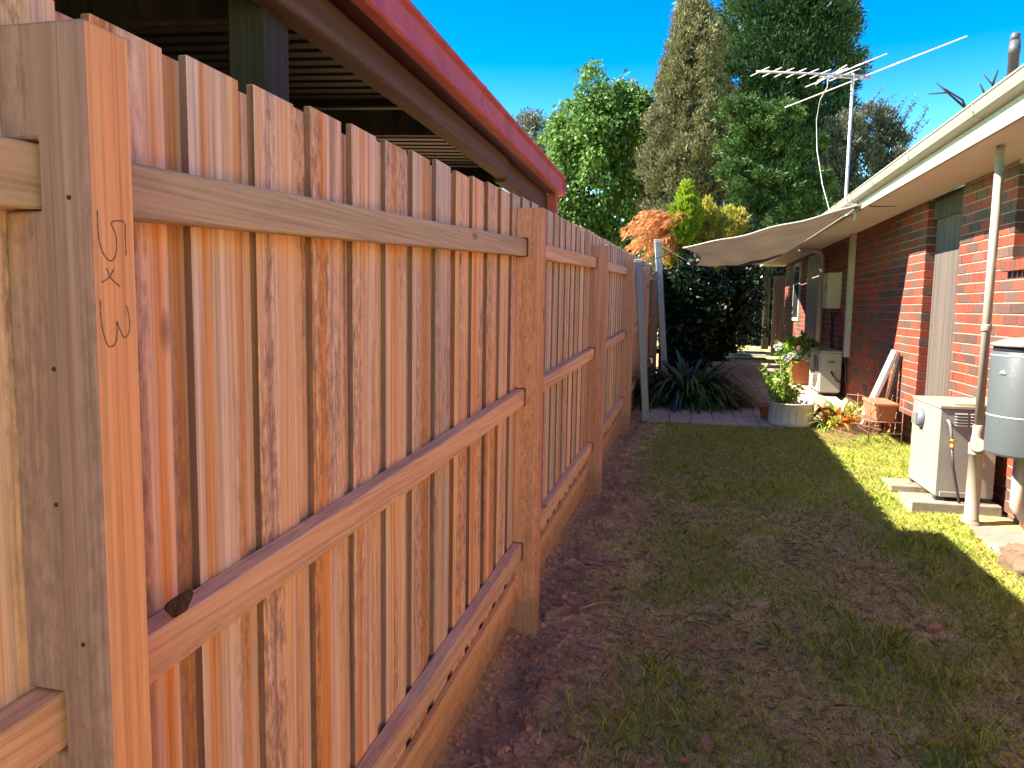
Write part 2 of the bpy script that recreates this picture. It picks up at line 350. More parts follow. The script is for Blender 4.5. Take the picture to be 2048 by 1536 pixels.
def edged(me):                                        # sawn edges: weathered grey-brown, darkened further to carry their shade
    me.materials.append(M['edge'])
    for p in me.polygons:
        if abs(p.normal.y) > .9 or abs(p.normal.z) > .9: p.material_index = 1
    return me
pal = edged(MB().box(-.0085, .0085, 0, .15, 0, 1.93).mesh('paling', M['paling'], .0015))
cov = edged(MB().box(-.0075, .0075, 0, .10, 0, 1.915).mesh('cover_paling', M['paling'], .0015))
y = .955-.2085*13; k = 0
while y < 13.95:
    o = link('paling', pal, fence, (-.1368, y+random.uniform(-.004, .004), D(y+.07)+.205+random.uniform(-.005, .006)), (random.uniform(-.002, .002), 0, random.uniform(-.012, .012)))
    link('cover_paling', cov, fence, (-.1532, y+.129+random.uniform(-.004, .004), D(y+.18)+.212+random.uniform(-.012, .006)), (0, 0, 0))
    y += .2085

r = ray(352, 1210); t_k = -(.723+.085)/(r[0]-.0305*r[1]); kq = EYE+r*t_k
kb = MB()
for q in range(3):
    ring = [( -.082+.0035*q*0, kq.y+(.030-.008*q)*math.cos(a)*(1+.25*math.sin(3*a+q)), kq.z+(.020-.005*q)*math.sin(a)*(1+.2*math.cos(2*a))) for a in np.linspace(0, 2*math.pi, 18, endpoint=False)]
    kb.prism([(p[1], p[2]) for p in ring], 'x', -.082, -.0785+.0012*q)
kb.build('rail_knot', plain('dark_bark_knot', (.09, .045, .03, 1), .9, .4, 60, bs=.8, bscale=120), fence)
# pencil writing "5 x 3" on the near post
P5 = [[(388, 840), (390, 900), (395, 960), (410, 1010), (435, 1042), (455, 1035), (465, 1000), (462, 940), (445, 890), (495, 888), (500, 940), (503, 1022)],
      [(425, 1072), (445, 1115), (478, 1145)], [(455, 1075), (435, 1110), (405, 1130)],
      [(400, 1200), (402, 1260), (410, 1320), (425, 1370), (440, 1388), (462, 1370), (468, 1320), (466, 1285), (480, 1320), (495, 1350), (515, 1330), (517, 1280), (505, 1222)]]
mb = MB()
for st in P5:
    pts = []
    for a, b_ in st:
        r = ray(a/2, b_/2); t = -.723/(r[0]-.0305*r[1]); p = EYE+r*t
        pts.append(Vector((.0002, p[1]*math.sqrt(1+.0305**2), p[2])))
    sm = []
    for q in range(len(pts)-1):                            # smooth the hand-drawn stroke
        a0, a1, a2, a3 = pts[max(q-1, 0)], pts[q], pts[q+1], pts[min(q+2, len(pts)-1)]
        for tt in (0, .2, .4, .6, .8): sm.append(.5*((2*a1)+(a2-a0)*tt+(2*a0-5*a1+4*a2-a3)*tt*tt+(3*a1-a0-3*a2+a3)*tt**3))
    sm.append(pts[-1]); mb.tube(sm, [.0009*(.75+.35*math.sin(q*.9)**2) for q in range(len(sm))], 6)
mb.build('pencil_writing', M['pencil'], fence)
# ---------------------------------------------------------------- neighbour's carport behind the fence
cp = empty('carport', (-.82, 2.3, 0), 0, 'open carport with burgundy gutter and dark timber post behind the fence', 'carport')
cp.location = (-.762, 5.246, 0); cp.rotation_euler = (0, 0, -math.atan(.02))
GZ = .873+H; gl = -7.6                                 # local: gutter front plane x=0, far end y=0
prof = [(0, GZ), (.002, GZ-.014), (-.014, GZ-.026), (-.014, GZ-.088), (-.001, GZ-.098), (.001, GZ-.118), (-.008, GZ-.126), (-.045, GZ-.126), (-.045, GZ-.118), (-.014, GZ-.114), (-.024, GZ-.09), (-.024, GZ-.02), (-.012, GZ)]
def slope(o): 
    for v in o.data.vertices: v.co.z += -v.co.y*.0155
    return o
slope(MB().prism(prof, 'y', gl, 0).build('gutter', M['red_steel'], cp, .0015))
for yj in (-2.1, -4.6): slope(MB().prism([(p[0]+(.0016 if p[0] > -.02 else 0), p[1]+(.0012 if p[1] > GZ-.01 else -.0012 if p[1] < GZ-.12 else 0)) for p in prof], 'y', yj, yj+.03).build('gutter_joint', M['red_steel'], cp))
slope(MB().prism([(.001, GZ+.001), (.001, GZ-.126), (-.100, GZ-.126), (-.100, GZ+.001)], 'y', .0005, .004).build('gutter_end_cap', M['red_steel'], cp))
slope(MB().box(-.115, -.0455, gl, -.004, GZ-.122, GZ+.0).build('eave_lining', M['plum_shade'], cp))
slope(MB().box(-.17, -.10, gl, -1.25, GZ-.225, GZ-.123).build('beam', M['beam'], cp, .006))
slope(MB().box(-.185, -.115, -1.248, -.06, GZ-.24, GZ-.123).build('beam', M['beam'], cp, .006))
slope(MB().box(-.24, -.1155, gl, -.06, GZ-.1225, GZ+.0).build('slit_filler', M['dark_timber'], cp))  # dark filler added to close the bright slit above the beam
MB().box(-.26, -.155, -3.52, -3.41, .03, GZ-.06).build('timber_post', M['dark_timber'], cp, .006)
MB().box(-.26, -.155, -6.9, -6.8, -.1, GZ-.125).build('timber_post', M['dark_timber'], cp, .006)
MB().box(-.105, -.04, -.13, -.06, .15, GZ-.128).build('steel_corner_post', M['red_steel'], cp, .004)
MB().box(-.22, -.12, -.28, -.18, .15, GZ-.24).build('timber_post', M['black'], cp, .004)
cs = [(x, GZ+.03+.05*-x+ (.014 if k % 2 else 0)) for k, x in enumerate(np.arange(-.15, -5.6, -.4))]
rib = MB()                                             # ribbed roof sheet, ribs running away from the gutter
L = 5.6; st = .095; yy = gl
top = []
while yy < -.05:
    for dy, dz in ((0, 0), (.055, 0), (.066, .022), (.084, .022)): top.append((yy+dy, dz))
    yy += st
rv = []
for x in (-.06, -L):
    for a, dz in top: rv.append((x, a, GZ+.02-x*.04+dz-a*.0155))
n_ = len(top); rib.add(rv, [(i, i+1, n_+i+1, n_+i) for i in range(n_-1)])
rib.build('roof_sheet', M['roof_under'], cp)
for k in range(6):
    y0 = -.25-k*1.45; MB().add(*[[(x, y0+dy, z) for dy in (0, .045) for x, z in ((-.22, GZ+.022+.009-.12), (-5.4, GZ+.22-.12), (-5.4, GZ+.22), (-.22, GZ+.022+.009))],
        [(0, 1, 2, 3), (7, 6, 5, 4), (0, 4, 5, 1), (1, 5, 6, 2), (2, 6, 7, 3), (3, 7, 4, 0)]]).build('rafter', M['dark_timber'], cp).location.z = -y0*.0155-.012
for k in range(3): MB().box(-1.3-k*1.4, -1.25-k*1.4, gl, -.1, GZ-.03+k*.05, GZ+.05+k*.05).build('purlin', M['dark_timber'], cp)
MB().box(-5.6, -5.5, gl, 0, -.2, GZ+.2).build('added_back_wall', M['black'], cp)  # added to keep the inside of the carport dark
MB().box(-5.5, -.9, gl-.1, gl, -.2, GZ+.3).build('end_wall', M['black'], cp)  # added enclosure, darkens the carport from the near end
MB().box(-5.5, -1.6, -.12, -.04, .1, GZ+.02).build('end_wall', M['black'], cp)  # added enclosure, darkens the carport from the far end
# ---------------------------------------------------------------- brick house
WX = 2.46
house = empty('brick_house', (WX, 6, 0), 0, 'single storey red brick house with cream gutter and deep eaves', 'house')
def hloc(x, y, z): return (x-WX, y-6, z)
class HB(MB):
    def build(s, name, mat, parent=None, bevel=0.0, loc=None, rot=None, seg=1):
        s.v = [hloc(*v) for v in s.v]; return MB.build(s, name, mat, parent or house, bevel, loc, rot, seg)
soff = lambda y: H+1.137-.0101*(y-6.79)
NY0, NY1 = 7.52, 8.46                                    # niche with the timber panel
WY0, WY1, WZ = 4.9, 6.40, H+.385                          # window opening
ZB = .05; ZT = H+1.16
mo = HB()
def mbox(y0, y1, z0, z1): mo.box(WX+.005, WX+.20, y0, y1, z0, z1)
EY = 18.45
mbox(NY1+.005, EY-.005, ZB, ZT); mbox(WY1+.005, NY0-.005, ZB, ZT); mbox(-3, WY1+.004, ZB, WZ-.105); mbox(-3, WY0-.005, WZ-.104, ZT)
mo.build('mortar_wall', M['mortar'])
HB().box(WX+.095, WX+.19, NY0-.1, NY1+.1, ZB, ZT-.01).build('panel_backing', M['dark_timber'])
pw = (NY1-NY0-.10)/7
for k in range(7):
    a = NY0+.012+k*pw; HB().box(WX+.06, WX+.094, a, a+pw-.006, ZB+.1, ZT-.25).build('panel_board', M['grey_timber'], None, .003)
HB().box(WX+.05, WX+.094, NY0+.001, NY1-.001, ZT-.249, ZT-.02).build('panel_head', M['dark_timber'])
br0 = MB().box(0, .10, -.115, .115, -.038, .038).mesh('brick', M['brick'], .003)
cand = []
z0 = H+.250-.086*24
zc = z0+.043
row = 0
while zc < ZT-.02:
    off = .12 if row % 2 else 0.0
    for s0, s1 in ((-3.0, WY0), (WY1, NY0), (NY1, EY)) if zc > WZ-.06 else ((-3.0, NY0), (NY1, EY)):
        yb = math.floor((s0-off)/.24)*.24+off
        while yb < s1:
            a, b_ = max(yb+.005, s0), min(yb+.235, s1)
            if b_-a > .04: cand.append((a, b_, zc))
            yb += .24
    zc += .086; row += 1
def score(c):
    ym = (c[0]+c[1])/2
    if ym < 5.9: return 1e9
    if c[2] < H-1.35: return 1e8+ym
    hid = 6.3 < ym < 8.3 and c[2] < H-.75
    return ym+(100 if hid else 0)
cand.sort(key=score)
stuffb = MB()
for i, (a, b_, zc) in enumerate(cand):
    if i < 300:
        o = link('brick', br0, house, hloc(WX+random.uniform(-.0015, .0015), (a+b_)/2, zc)); o.scale.y = (b_-a)/.23
    else: stuffb.box(WX, WX+.10, a, b_, zc-.038, zc+.038)
o = stuffb.mesh('brick_courses', M['brick']); o = link('brick_courses', o, house, hloc(0, 0, 0)); o['kind'] = 'stuff'
# window with brick sill at the right edge of the picture
HB().box(WX+.12, WX+.16, WY0, WY1, WZ, ZT-.1).build('window_pane', M['glass'])
HB().box(WX+.09, WX+.13, WY1-.06, WY1-.004, WZ+.004, ZT-.1).build('window_frame', M['white_frame'], None, .004)
for k in range(6):
    a = WY1+.05-k*.085; HB().box(WX-.055, WX+.10, a-.076, a, WZ-.075, WZ+.004).build('sill_brick', M['brick'], None, .003)
# eaves
y0, y1 = -3.0, EY+.5
HB().add([(1.955, y0, soff(y0)), (WX+.02, y0, soff(y0)), (WX+.02, y1, soff(y1)), (1.955, y1, soff(y1)), (1.955, y0, soff(y0)+.012), (WX+.02, y0, soff(y0)+.012), (WX+.02, y1, soff(y1)+.012), (1.955, y1, soff(y1)+.012)],
    [(0, 3, 2, 1), (4, 5, 6, 7), (0, 1, 5, 4), (1, 2, 6, 5), (2, 3, 7, 6), (3, 0, 4, 7)]).build('soffit', M['soffit'])
HB().box(1.930, 1.956, y0, y1, soff(y0)-.018, soff(y0)+.20, soff(y1)-soff(y0)).build('fascia', M['cream'], None, .003)
gt = lambda y: H+1.358-.0215*(y-6.235)
gp = [(1.85, 0), (1.846, -.012), (1.856, -.022), (1.850, -.05), (1.862, -.085), (1.885, -.108), (1.929, -.112), (1.929, 0.0), (1.922, 0.0), (1.922, -.102), (1.888, -.098), (1.87, -.08), (1.862, -.045), (1.864, -.012), (1.862, 0)]
ye = 17.2
def prism_slope(poly, ya, za, yb, zb):
    n = len(poly); mb = HB(); v = [(p[0], ya, za+p[1]) for p in poly]+[(p[0], yb, zb+p[1]) for p in poly]
    return mb.add(v, [list(range(n)), list(range(2*n-1, n-1, -1))]+[[i, n+i, n+(i+1) % n, (i+1) % n] for i in range(n)])
prism_slope(gp, y0, gt(y0), ye, gt(ye)).build('gutter', M['cream'], None, .0015)
for yj in (5.6, 7.0, 8.15, 9.9): HB().box(1.8475, 1.852, yj, yj+.02, gt(yj)-.075, gt(yj)-.02).build('gutter_joint', M['cream'], None)
HB().add([(1.90, y0, gt(y0)-.012), (6.5, y0, gt(y0)+1.5), (6.5, y1, gt(y0)+1.45), (1.90, y1, gt(y1)-.012), (1.90, y0, gt(y0)+.01), (6.5, y0, gt(y0)+1.53), (6.5, y1, gt(y0)+1.48), (1.90, y1, gt(y1)+.01)],
    [(0, 3, 2, 1), (4, 5, 6, 7), (0, 1, 5, 4), (1, 2, 6, 5), (2, 3, 7, 6), (3, 0, 4, 7)]).build('roof', M['roof_tile'])
HB().box(WX+.2, 6.5, EY-.2, EY, 0, soff(EY)).build('end_wall', M['mortar'])
# trims, frames and pipes along the far part of the wall
yv = onX(1697, 590, WX-.05)[1]
HB().box(WX-.07, WX+.003, yv-.06, yv+.06, 1.12, soff(yv)).build('white_trim_post', M['white_frame'], None, .004)
HB().box(WX-.03, WX+.004, 13.95, 15.3, .62, 2.78).build('door_frame', M['cream'], None, .004)
for k in range(4): HB().box(WX-.045, WX-.032, 14.05+k*.31, 14.30+k*.31, .7, 2.7).build('door_panel', M['cream'], None, .004)
HB().box(WX-.03, WX+.004, 16.2, 17.0, 1.55, 2.75).build('small_window_frame', M['white_frame'], None, .004)
HB().box(WX-.034, WX-.031, 16.28, 16.92, 1.63, 2.68).build('small_window_pane', M['glass'])
HB().tube([(WX-.08, 13.55, .55), (WX-.08, 13.55, soff(13.5)-.16), (WX-.16, 13.55, soff(13.5)-.09), (1.99, 13.55, soff(13.5)-.06)], .045, 12).build('downpipe', M['cream_pipe'])
for pts in ([(WX-.01, 12.75, 1.75), (WX-.012, 12.8, 1.4), (WX-.012, 12.6, 1.1), (WX-.01, 12.3, .8)], [(WX-.01, 12.95, 1.75), (WX-.02, 12.7, 1.3), (WX-.012, 12.9, .9), (WX-.01, 12.5, .7)], [(WX-.01, 12.6, 1.75), (WX-.015, 12.9, 1.45), (WX-.012, 12.75, .8)]):
    HB().tube(pts, .009, 6).build('loose_cable', M['cable'])
cab = [onX(1740, 412, 1.99), onX(1760, 413, 2.1), onX(1790, 412, 2.25), onX(1815, 407, 2.38), onX(1835, 407, 2.44)]
HB().tube(cab, .006, 6).build('eave_cable', M['cable'])
# ---------------------------------------------------------------- patio
patio = empty('patio', (1, 12, .5)); tag(patio, kind='structure')
pv = MB().box(-.128, .128, -.193, .193, -.03, 0).mesh('paver', M['paver'], .005)
for j in range(20):
    for i in range(11):
        x = -.28+.131+i*.262; y = 9.14+.197+j*.394
        if x > WX-.1: continue
        link('paver', pv, patio, (x-1, y-12, .045*min(y, 14)+.012-.5+random.uniform(-.004, .004)), (.045+random.uniform(-.006, .006) if y < 14 else 0, random.uniform(-.008, .008), random.uniform(-.01, .01)))
# ---------------------------------------------------------------- shade sail, poles
def sailmat():
    m, t, b = newmat('beige_shade_cloth'); v = mapped(t, (1, 1, 1)); f = noise4(t, mapped(t, (1.2, 5, 1)), 1.5, 5, .6)
    c = ramp(t, [(.3, (.10, .075, .052)), (.6, (.16, .12, .085)), (.8, (.20, .155, .11))], f)
    t.links.new(c, b.inputs['Base Color']); b.inputs['Roughness'].default_value = .85
    tr = N(t, 'BsdfTranslucent'); t.links.new(c, tr.inputs['Color']); ms = N(t, 'MixShader'); ms.inputs[0].default_value = .22
    t.links.new(b.outputs[0], ms.inputs[1]); t.links.new(tr.outputs[0], ms.inputs[2]); t.links.new(ms.outputs[0], t.nodes['Material Output'].inputs['Surface']); return m
A = onX(1722, 409, 1.925); B = onY(1366, 496, 9.4); Cc = onY(1392, 531, 12.0); Dd = onX(1540, 527, 1.925)
p1t = onY(1277, 521, 9.33); p1b = Vector((-.297, 9.30, .38)); p2t = onY(1316, 481, 12.6); p2b = Vector((-.11, 12.55, .5))
sl = empty('shade_sail', tuple(A), 0, 'beige shade sail stretched between the house eave and two steel poles', 'shade sail')
n = 22; sv = []
for j in range(n+1):
    for i in range(n+1):
        u, v_ = i/n, j/n
        uu = u; vv = v_
        p = A*(1-uu)*(1-vv)+B*uu*(1-vv)+Cc*uu*vv+Dd*(1-uu)*vv
        c = (A+B+Cc+Dd)/4
        pinch = .10*(4*u*(1-u)*(abs(2*v_-1)**3)*0+4*v_*(1-v_)*max(0, (2*u-1))**3)
        p = p+(c-p)*pinch*1.6
        p.z -= .045*4*u*(1-u)*(.5+v_*(1-v_)*2.0)
        p.z += .012*math.sin(u*17+v_*9)*4*u*(1-u)
        sv.append(p-A)
mb = MB().add(sv, [(j*(n+1)+i, j*(n+1)+i+1, (j+1)*(n+1)+i+1, (j+1)*(n+1)+i) for j in range(n) for i in range(n)], True)
mb.build('cloth', sailmat(), sl)
MB().tube([sv[i] for i in range(n+1)], .010, 6).build('edge_hem', plain('sail_hem', (.40, .34, .27, 1), .8), sl)
for a, b_ in ((B, p1t-Vector((0, 0, .04))), (Cc, p2t-Vector((0, 0, .04)))):
    b2 = b_-A; a2 = a-A; mid = (a2+b2)/2-Vector((0, 0, .015)); MB().tube([a2, mid, b2+(a2-b2).normalized()*.03], .006, 6).build('rope', M['cable'], sl)
for k, (bt, tp, lab) in enumerate(((p1b, p1t, 'nearer leaning grey steel pole beside the strappy clump'), (p2b, p2t, 'farther leaning grey steel pole behind the strappy clump'))):
    po = empty('steel_pole', tuple(bt), .1, lab, 'pole', 'shade sail poles')
    d = tp-bt; s = .043 if k == 0 else .05
    q = [Vector((sx*s, sy*s, 0)) for sx, sy in ((-1, -1), (1, -1), (1, 1), (-1, 1))]
    MB().add([p for p in q]+[p+d for p in q], [(0, 3, 2, 1), (4, 5, 6, 7), (0, 1, 5, 4), (1, 2, 6, 5), (2, 3, 7, 6), (3, 0, 4, 7)]).build('shaft', M['galv'], po, .006)
    MB().add([p*1.08+d*.985 for p in q]+[p*1.08+d*1.006 for p in q], [(0, 3, 2, 1), (4, 5, 6, 7), (0, 1, 5, 4), (1, 2, 6, 5), (2, 3, 7, 6), (3, 0, 4, 7)]).build('cap', M['white_frame'], po, .004)
    e = d*.97+Vector((s, 0, 0)); MB().tube([e, e+Vector((.05, .0, 0)), e+Vector((.06, .02, 0)), e+Vector((.05, .04, 0)), e+Vector((0, .03, 0))], .006, 6).build('eye_bolt', M['galv'], po)
# ---------------------------------------------------------------- antenna
ZA = H+2.545
an = empty('tv_antenna', (1.80, 9.10, 2.9), 0, 'aluminium television antenna on a bent mast fixed to the eave', 'antenna'); AO = Vector((1.80, 9.10, 2.9))
bp = [onX(1727, 404, 1.93), onX(1716, 405, 1.84)]
hz = bp[0].z-.0
MB().tube([Vector((1.93, 9.1, hz))-AO, Vector((1.87, 9.1, hz))-AO, Vector((1.825, 9.1, hz+.012))-AO, Vector((1.805, 9.1, hz+.05))-AO, Vector((1.80, 9.1, hz+.12))-AO, Vector((1.80, 9.1, ZA+.02))-AO], .017, 10).build('mast', M['alu'], an)
MB().box(.10, .135, -.04, .04, hz-2.9-.06, hz-2.9+.06).build('wall_bracket', M['galv'], an, .004)
MB().box(.085, .12, -.03, .05, hz-2.9-.17, hz-2.9-.075).build('junction_block', M['white_frame'], an, .006)
a, b_ = onZ(1513, 143, ZA), onZ(1742, 152, ZA)
bd = (b_-a); 
MB().tube([a-AO, b_-AO], .012, 6).build('boom', M['alu'], an)
off = Vector((0, 0, -.028)); MB().tube([a+bd*.55-AO+off, b_-AO+off], .009, 6).build('lower_boom', M['alu'], an)
E_ = [((1570, 215), (1935, 72)), ((1611, 174), (1775, 107)), ((1631, 169), (1694, 130))]
for q, (p, r) in enumerate(E_): 
    a1, b1 = onZ(*p, ZA), onZ(*r, ZA); MB().tube([a1-AO, b1-AO], .0075 if q == 0 else .0065, 6).build('element', M['alu'], an)
ed = (onZ(1935, 72, ZA)-onZ(1570, 215, ZA)).normalized()
for k in range(8):
    c = a+bd*(.03+k*.105)-AO; h = .17 if k < 6 else .24
    MB().tube([c-ed*h, c+ed*h], .006, 6).build('element', M['alu'], an)
cb = [(1656, 158), (1654, 175), (1640, 200), (1633, 240), (1634, 300), (1645, 370), (1660, 425)]
MB().tube([onX(x, y, 1.72 if i else 1.75)-AO for i, (x, y) in enumerate(cb)]+[onX(1690, 432, 1.78)-AO, onX(1715, 420, 1.90)-AO], .005, 6).build('coaxial_cable', M['pale_cable'], an)
# ---------------------------------------------------------------- roof flue
fl = empty('roof_flue', (3.32, 9.0, 3.62), 0, 'dark grey metal flue pipe rising above the house roof', 'flue')
MB().lathe([(.05, 0), (.05, .82), (.056, .822), (.056, .90), (.05, .905), (.05, .95)], n=16).build('pipe', M['flue'], fl)
MB().lathe([(.045, .95), (.048, 1.0), (.03, 1.03)], n=16).build('cowl', M['flue'], fl)
MB().lathe([(.13, -.02), (.10, .05), (.052, .09)], n=16).build('flashing', M['galv'], fl)
# ---------------------------------------------------------------- meter box
mbx = empty('meter_box', (WX, 12.45, 1.83), 0, 'grey metal meter box on the shaded brick wall', 'meter box')
MB().box(-.20, -.001, -.12, .22, -.02, .52).build('cabinet', M['white_frame'], mbx, .006)
MB().box(-.213, -.2005, -.11, .21, .0, .50).build('door', M['white_frame'], mbx, .005)
MB().box(-.222, -.2135, -.13, -.10, .27, .33).build('latch', M['dark_plastic'], mbx)
# ---------------------------------------------------------------- air conditioner
ac = empty('air_conditioner', (2.08, 11.62, .54), 0, 'off-white air conditioner outdoor unit on the patio by the wall', 'air conditioner')
MB().box(0, .30, 0, .82, .05, .64).build('casing', M['ac'], ac, .018, seg=3)
MB().box(-.006, .306, -.006, .826, .63, .66).build('lid', M['ac'], ac, .01, seg=2)
ring = MB()
for k in range(5): 
    r = .24-.045*k; ring.tube([(-.012, .36+r*math.cos(t_), .34+r*math.sin(t_)) for t_ in np.linspace(0, 2*math.pi, 33)], .004, 5, False)
ring.build('fan_grille', M['ac'], ac)
MB().prism([(.36+.245*math.cos(t_), .34+.245*math.sin(t_)) for t_ in np.linspace(0, 2*math.pi, 32, endpoint=False)], 'x', -.004, .01).build('fan_opening', M['dark_plastic'], ac)
MB().box(.10, .22, -.008, .0, .37, .52).build('valve_cover', M['ac'], ac, .003)
MB().box(.12, .20, -.010, -.0075, .485, .505).build('valve_slot', M['dark_plastic'], ac)
MB().tube([(.16, -.006, .36), (.19, -.03, .30), (.25, -.03, .22), (.31, .02, .22), (.37, .05, .30)], .012, 8).build('hose', M['dark_plastic'], ac)
MB().tube([(.31, .1, .62), (.35, .06, .55), (.37, .04, .4), (.37, .04, .2)], .02, 8).build('hose', M['dark_plastic'], ac)
for yy in (.1, .68): MB().box(.02, .28, yy, yy+.05, 0.012, .05).build('foot', M['dark_plastic'], ac, .004)
# ---------------------------------------------------------------- leaf tools
def rdir(n): 
    v = RNG.normal(size=(n, 3)); return v/np.linalg.norm(v, axis=1, keepdims=True)
def leaves(cent, rad, per, L, W, dirs=None, spread=1.0, squash=(1, 1, 1), kink=0.0):
    cent = np.asarray(cent, float); K = len(cent); rad = np.broadcast_to(np.asarray(rad, float), (K,))
    idx = np.repeat(np.arange(K), per); n = len(idx)
    p = cent[idx]+rdir(n)*(RNG.random((n, 1))**.6)*rad[idx][:, None]*np.asarray(squash)
    d = rdir(n)*spread
    if dirs is not None: d = d+np.asarray(dirs, float)[idx]
    d /= np.linalg.norm(d, axis=1, keepdims=True)+1e-9
    s = np.cross(d, rdir(n)); s /= np.linalg.norm(s, axis=1, keepdims=True)+1e-9
    l = L*(.55+.75*RNG.random((n, 1))); wd = W*(.6+.7*RNG.random((n, 1)))
    nrm = np.cross(d, s)
    return np.stack([p, p+d*l*.45+s*wd*.5+nrm*l*kink, p+d*l, p+d*l*.45-s*wd*.5+nrm*l*kink], axis=1)
def nz(x, y, z): return mnoise.noise(Vector((x, y, z)))
def tree(name, base, label, group=None, cat='tree'): return empty(name, base, 0, label, cat, group)
def trunk(parent, pts, r0, r1, limbs=()):
    k = len(pts); mb = MB().tube(pts, [r0+(r1-r0)*i/(k-1) for i in range(k)], 10)
    for lp, ra in limbs: mb.tube(lp, [ra, ra*.7, ra*.35][:len(lp)], 6)
    return mb.build('trunk', M['bark'], parent)
def broad_crown(c, r, K, seed, lump=.35, inner=.55):     # clump centres over a lumpy ellipsoid
    u = rdir(K); out = []
    for v in u:
        f = 1+lump*nz(v[0]*1.9+seed, v[1]*1.9, v[2]*1.9)*1.6+.12*nz(v[0]*6+seed, v[1]*6, v[2]*6)
        q = (inner+(1-inner)*random.random()**.45)*f
        out.append((c[0]+v[0]*r[0]*q, c[1]+v[1]*r[1]*q, c[2]+v[2]*r[2]*q))
    return np.array(out), u
LM = {}
LM['broad'] = leafmat('glossy_green_leaf', [(.1, (.028, .075, .018)), (.4, (.065, .15, .03)), (.7, (.12, .23, .045)), (.95, (.20, .29, .06))])
LM['brownconifer'] = leafmat('olive_brown_needle', [(.1, (.06, .066, .036)), (.4, (.115, .122, .06)), (.7, (.17, .17, .085)), (.95, (.24, .215, .12))], .25)
LM['darkconifer'] = leafmat('dark_green_needle', [(.1, (.008, .026, .011)), (.45, (.019, .055, .02)), (.75, (.038, .09, .027)), (.95, (.07, .14, .036))], .2)
LM['cedar'] = leafmat('mid_green_needle', [(.1, (.012, .034, .011)), (.45, (.035, .085, .02)), (.75, (.07, .145, .03)), (.95, (.13, .21, .045))], .25)
LM['grey'] = leafmat('grey_green_leaf', [(.1, (.035, .045, .032)), (.45, (.075, .09, .066)), (.75, (.115, .13, .095)), (.95, (.18, .185, .14))], .25)
LM['gold'] = leafmat('golden_foliage', [(.1, (.12, .14, .02)), (.4, (.30, .30, .03)), (.7, (.46, .38, .05)), (.95, (.55, .30, .08))], .35)
LM['rust'] = leafmat('rusty_fern_frond', [(.1, (.34, .13, .05)), (.45, (.55, .24, .10)), (.8, (.64, .36, .16)), (.95, (.52, .44, .12))], .35)
LM['lime'] = leafmat('lime_foliage', [(.1, (.10, .17, .01)), (.5, (.24, .36, .02)), (.9, (.38, .48, .04))], .4)
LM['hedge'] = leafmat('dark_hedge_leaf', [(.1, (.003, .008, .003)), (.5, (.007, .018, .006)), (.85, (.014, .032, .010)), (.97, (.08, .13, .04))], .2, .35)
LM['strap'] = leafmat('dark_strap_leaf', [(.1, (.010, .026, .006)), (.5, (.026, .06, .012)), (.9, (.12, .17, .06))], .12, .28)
LM['pot'] = leafmat('potted_plant_leaf', [(.1, (.06, .13, .02)), (.4, (.14, .26, .03)), (.7, (.26, .38, .05)), (.95, (.45, .45, .10))], .4)
LM['brom'] = leafmat('red_and_yellow_leaf', [(.05, (.50, .05, .02)), (.3, (.58, .13, .03)), (.5, (.58, .36, .06)), (.7, (.26, .36, .05)), (.95, (.55, .22, .16))], .4)
LM['petal'] = leafmat('pale_blue_petal', [(.1, (.45, .50, .58)), (.6, (.66, .68, .72)), (.95, (.75, .72, .70))], .3)
def at(px, py, y): return onY(px, py, y)
# -- leafy round tree
c = at(1207, 360, 28); T = tree('leafy_tree', (c.x, 28, .63), 'round bright green leafy tree beyond the far end of the fence')
K1, d1 = broad_crown((0, 0, c.z-.63), (1.95, 1.9, 3.2), 420, 1.3, .42)
for k_, (px, py, rr) in enumerate(((1150, 430, .9), (1255, 250, 1.05), (1170, 300, .9), (1285, 300, .85), (1130, 480, .75))):
    q = at(px, py, 27.6); a2, b2 = broad_crown((q.x-c.x, -.6, q.z-.63), (rr, rr, rr*1.15), 110, k_+5.0, .3); K1 = np.vstack([K1, a2]); d1 = np.vstack([d1, b2])
dd = d1*.7+np.array([0, 0, -.75])
quads('crown', leaves(K1, .40, 92, .18, .10, dd, .75, kink=.12), LM['broad'], T)
trunk(T, [(0, 0, -.2), (.05, 0, 1.8), (0, .1, 4), (.1, 0, 6)], .2, .04, [([(0, 0, 2), (-.8, .1, 3.4), (-1.3, 0, 4.6)], .08), ([(0, 0, 2.6), (.8, -.1, 4), (1.2, 0, 5)], .08)])
# -- small treetop behind the carport
c = at(1062, 292, 36); T = tree('leafy_tree', (c.x, 36, .63), 'pale leafy treetop peeping over the burgundy carport gutter')
K1, d1 = broad_crown((0, 0, c.z-.63), (1.0, 1.2, 1.5), 150, 4.4, .4)
quads('crown', leaves(K1, .4, 40, .18, .08, d1*.5, .9), LM['grey'], T)
trunk(T, [(0, 0, -.2), (.1, 0, 3), (0, 0, c.z-.6)], .15, .05)
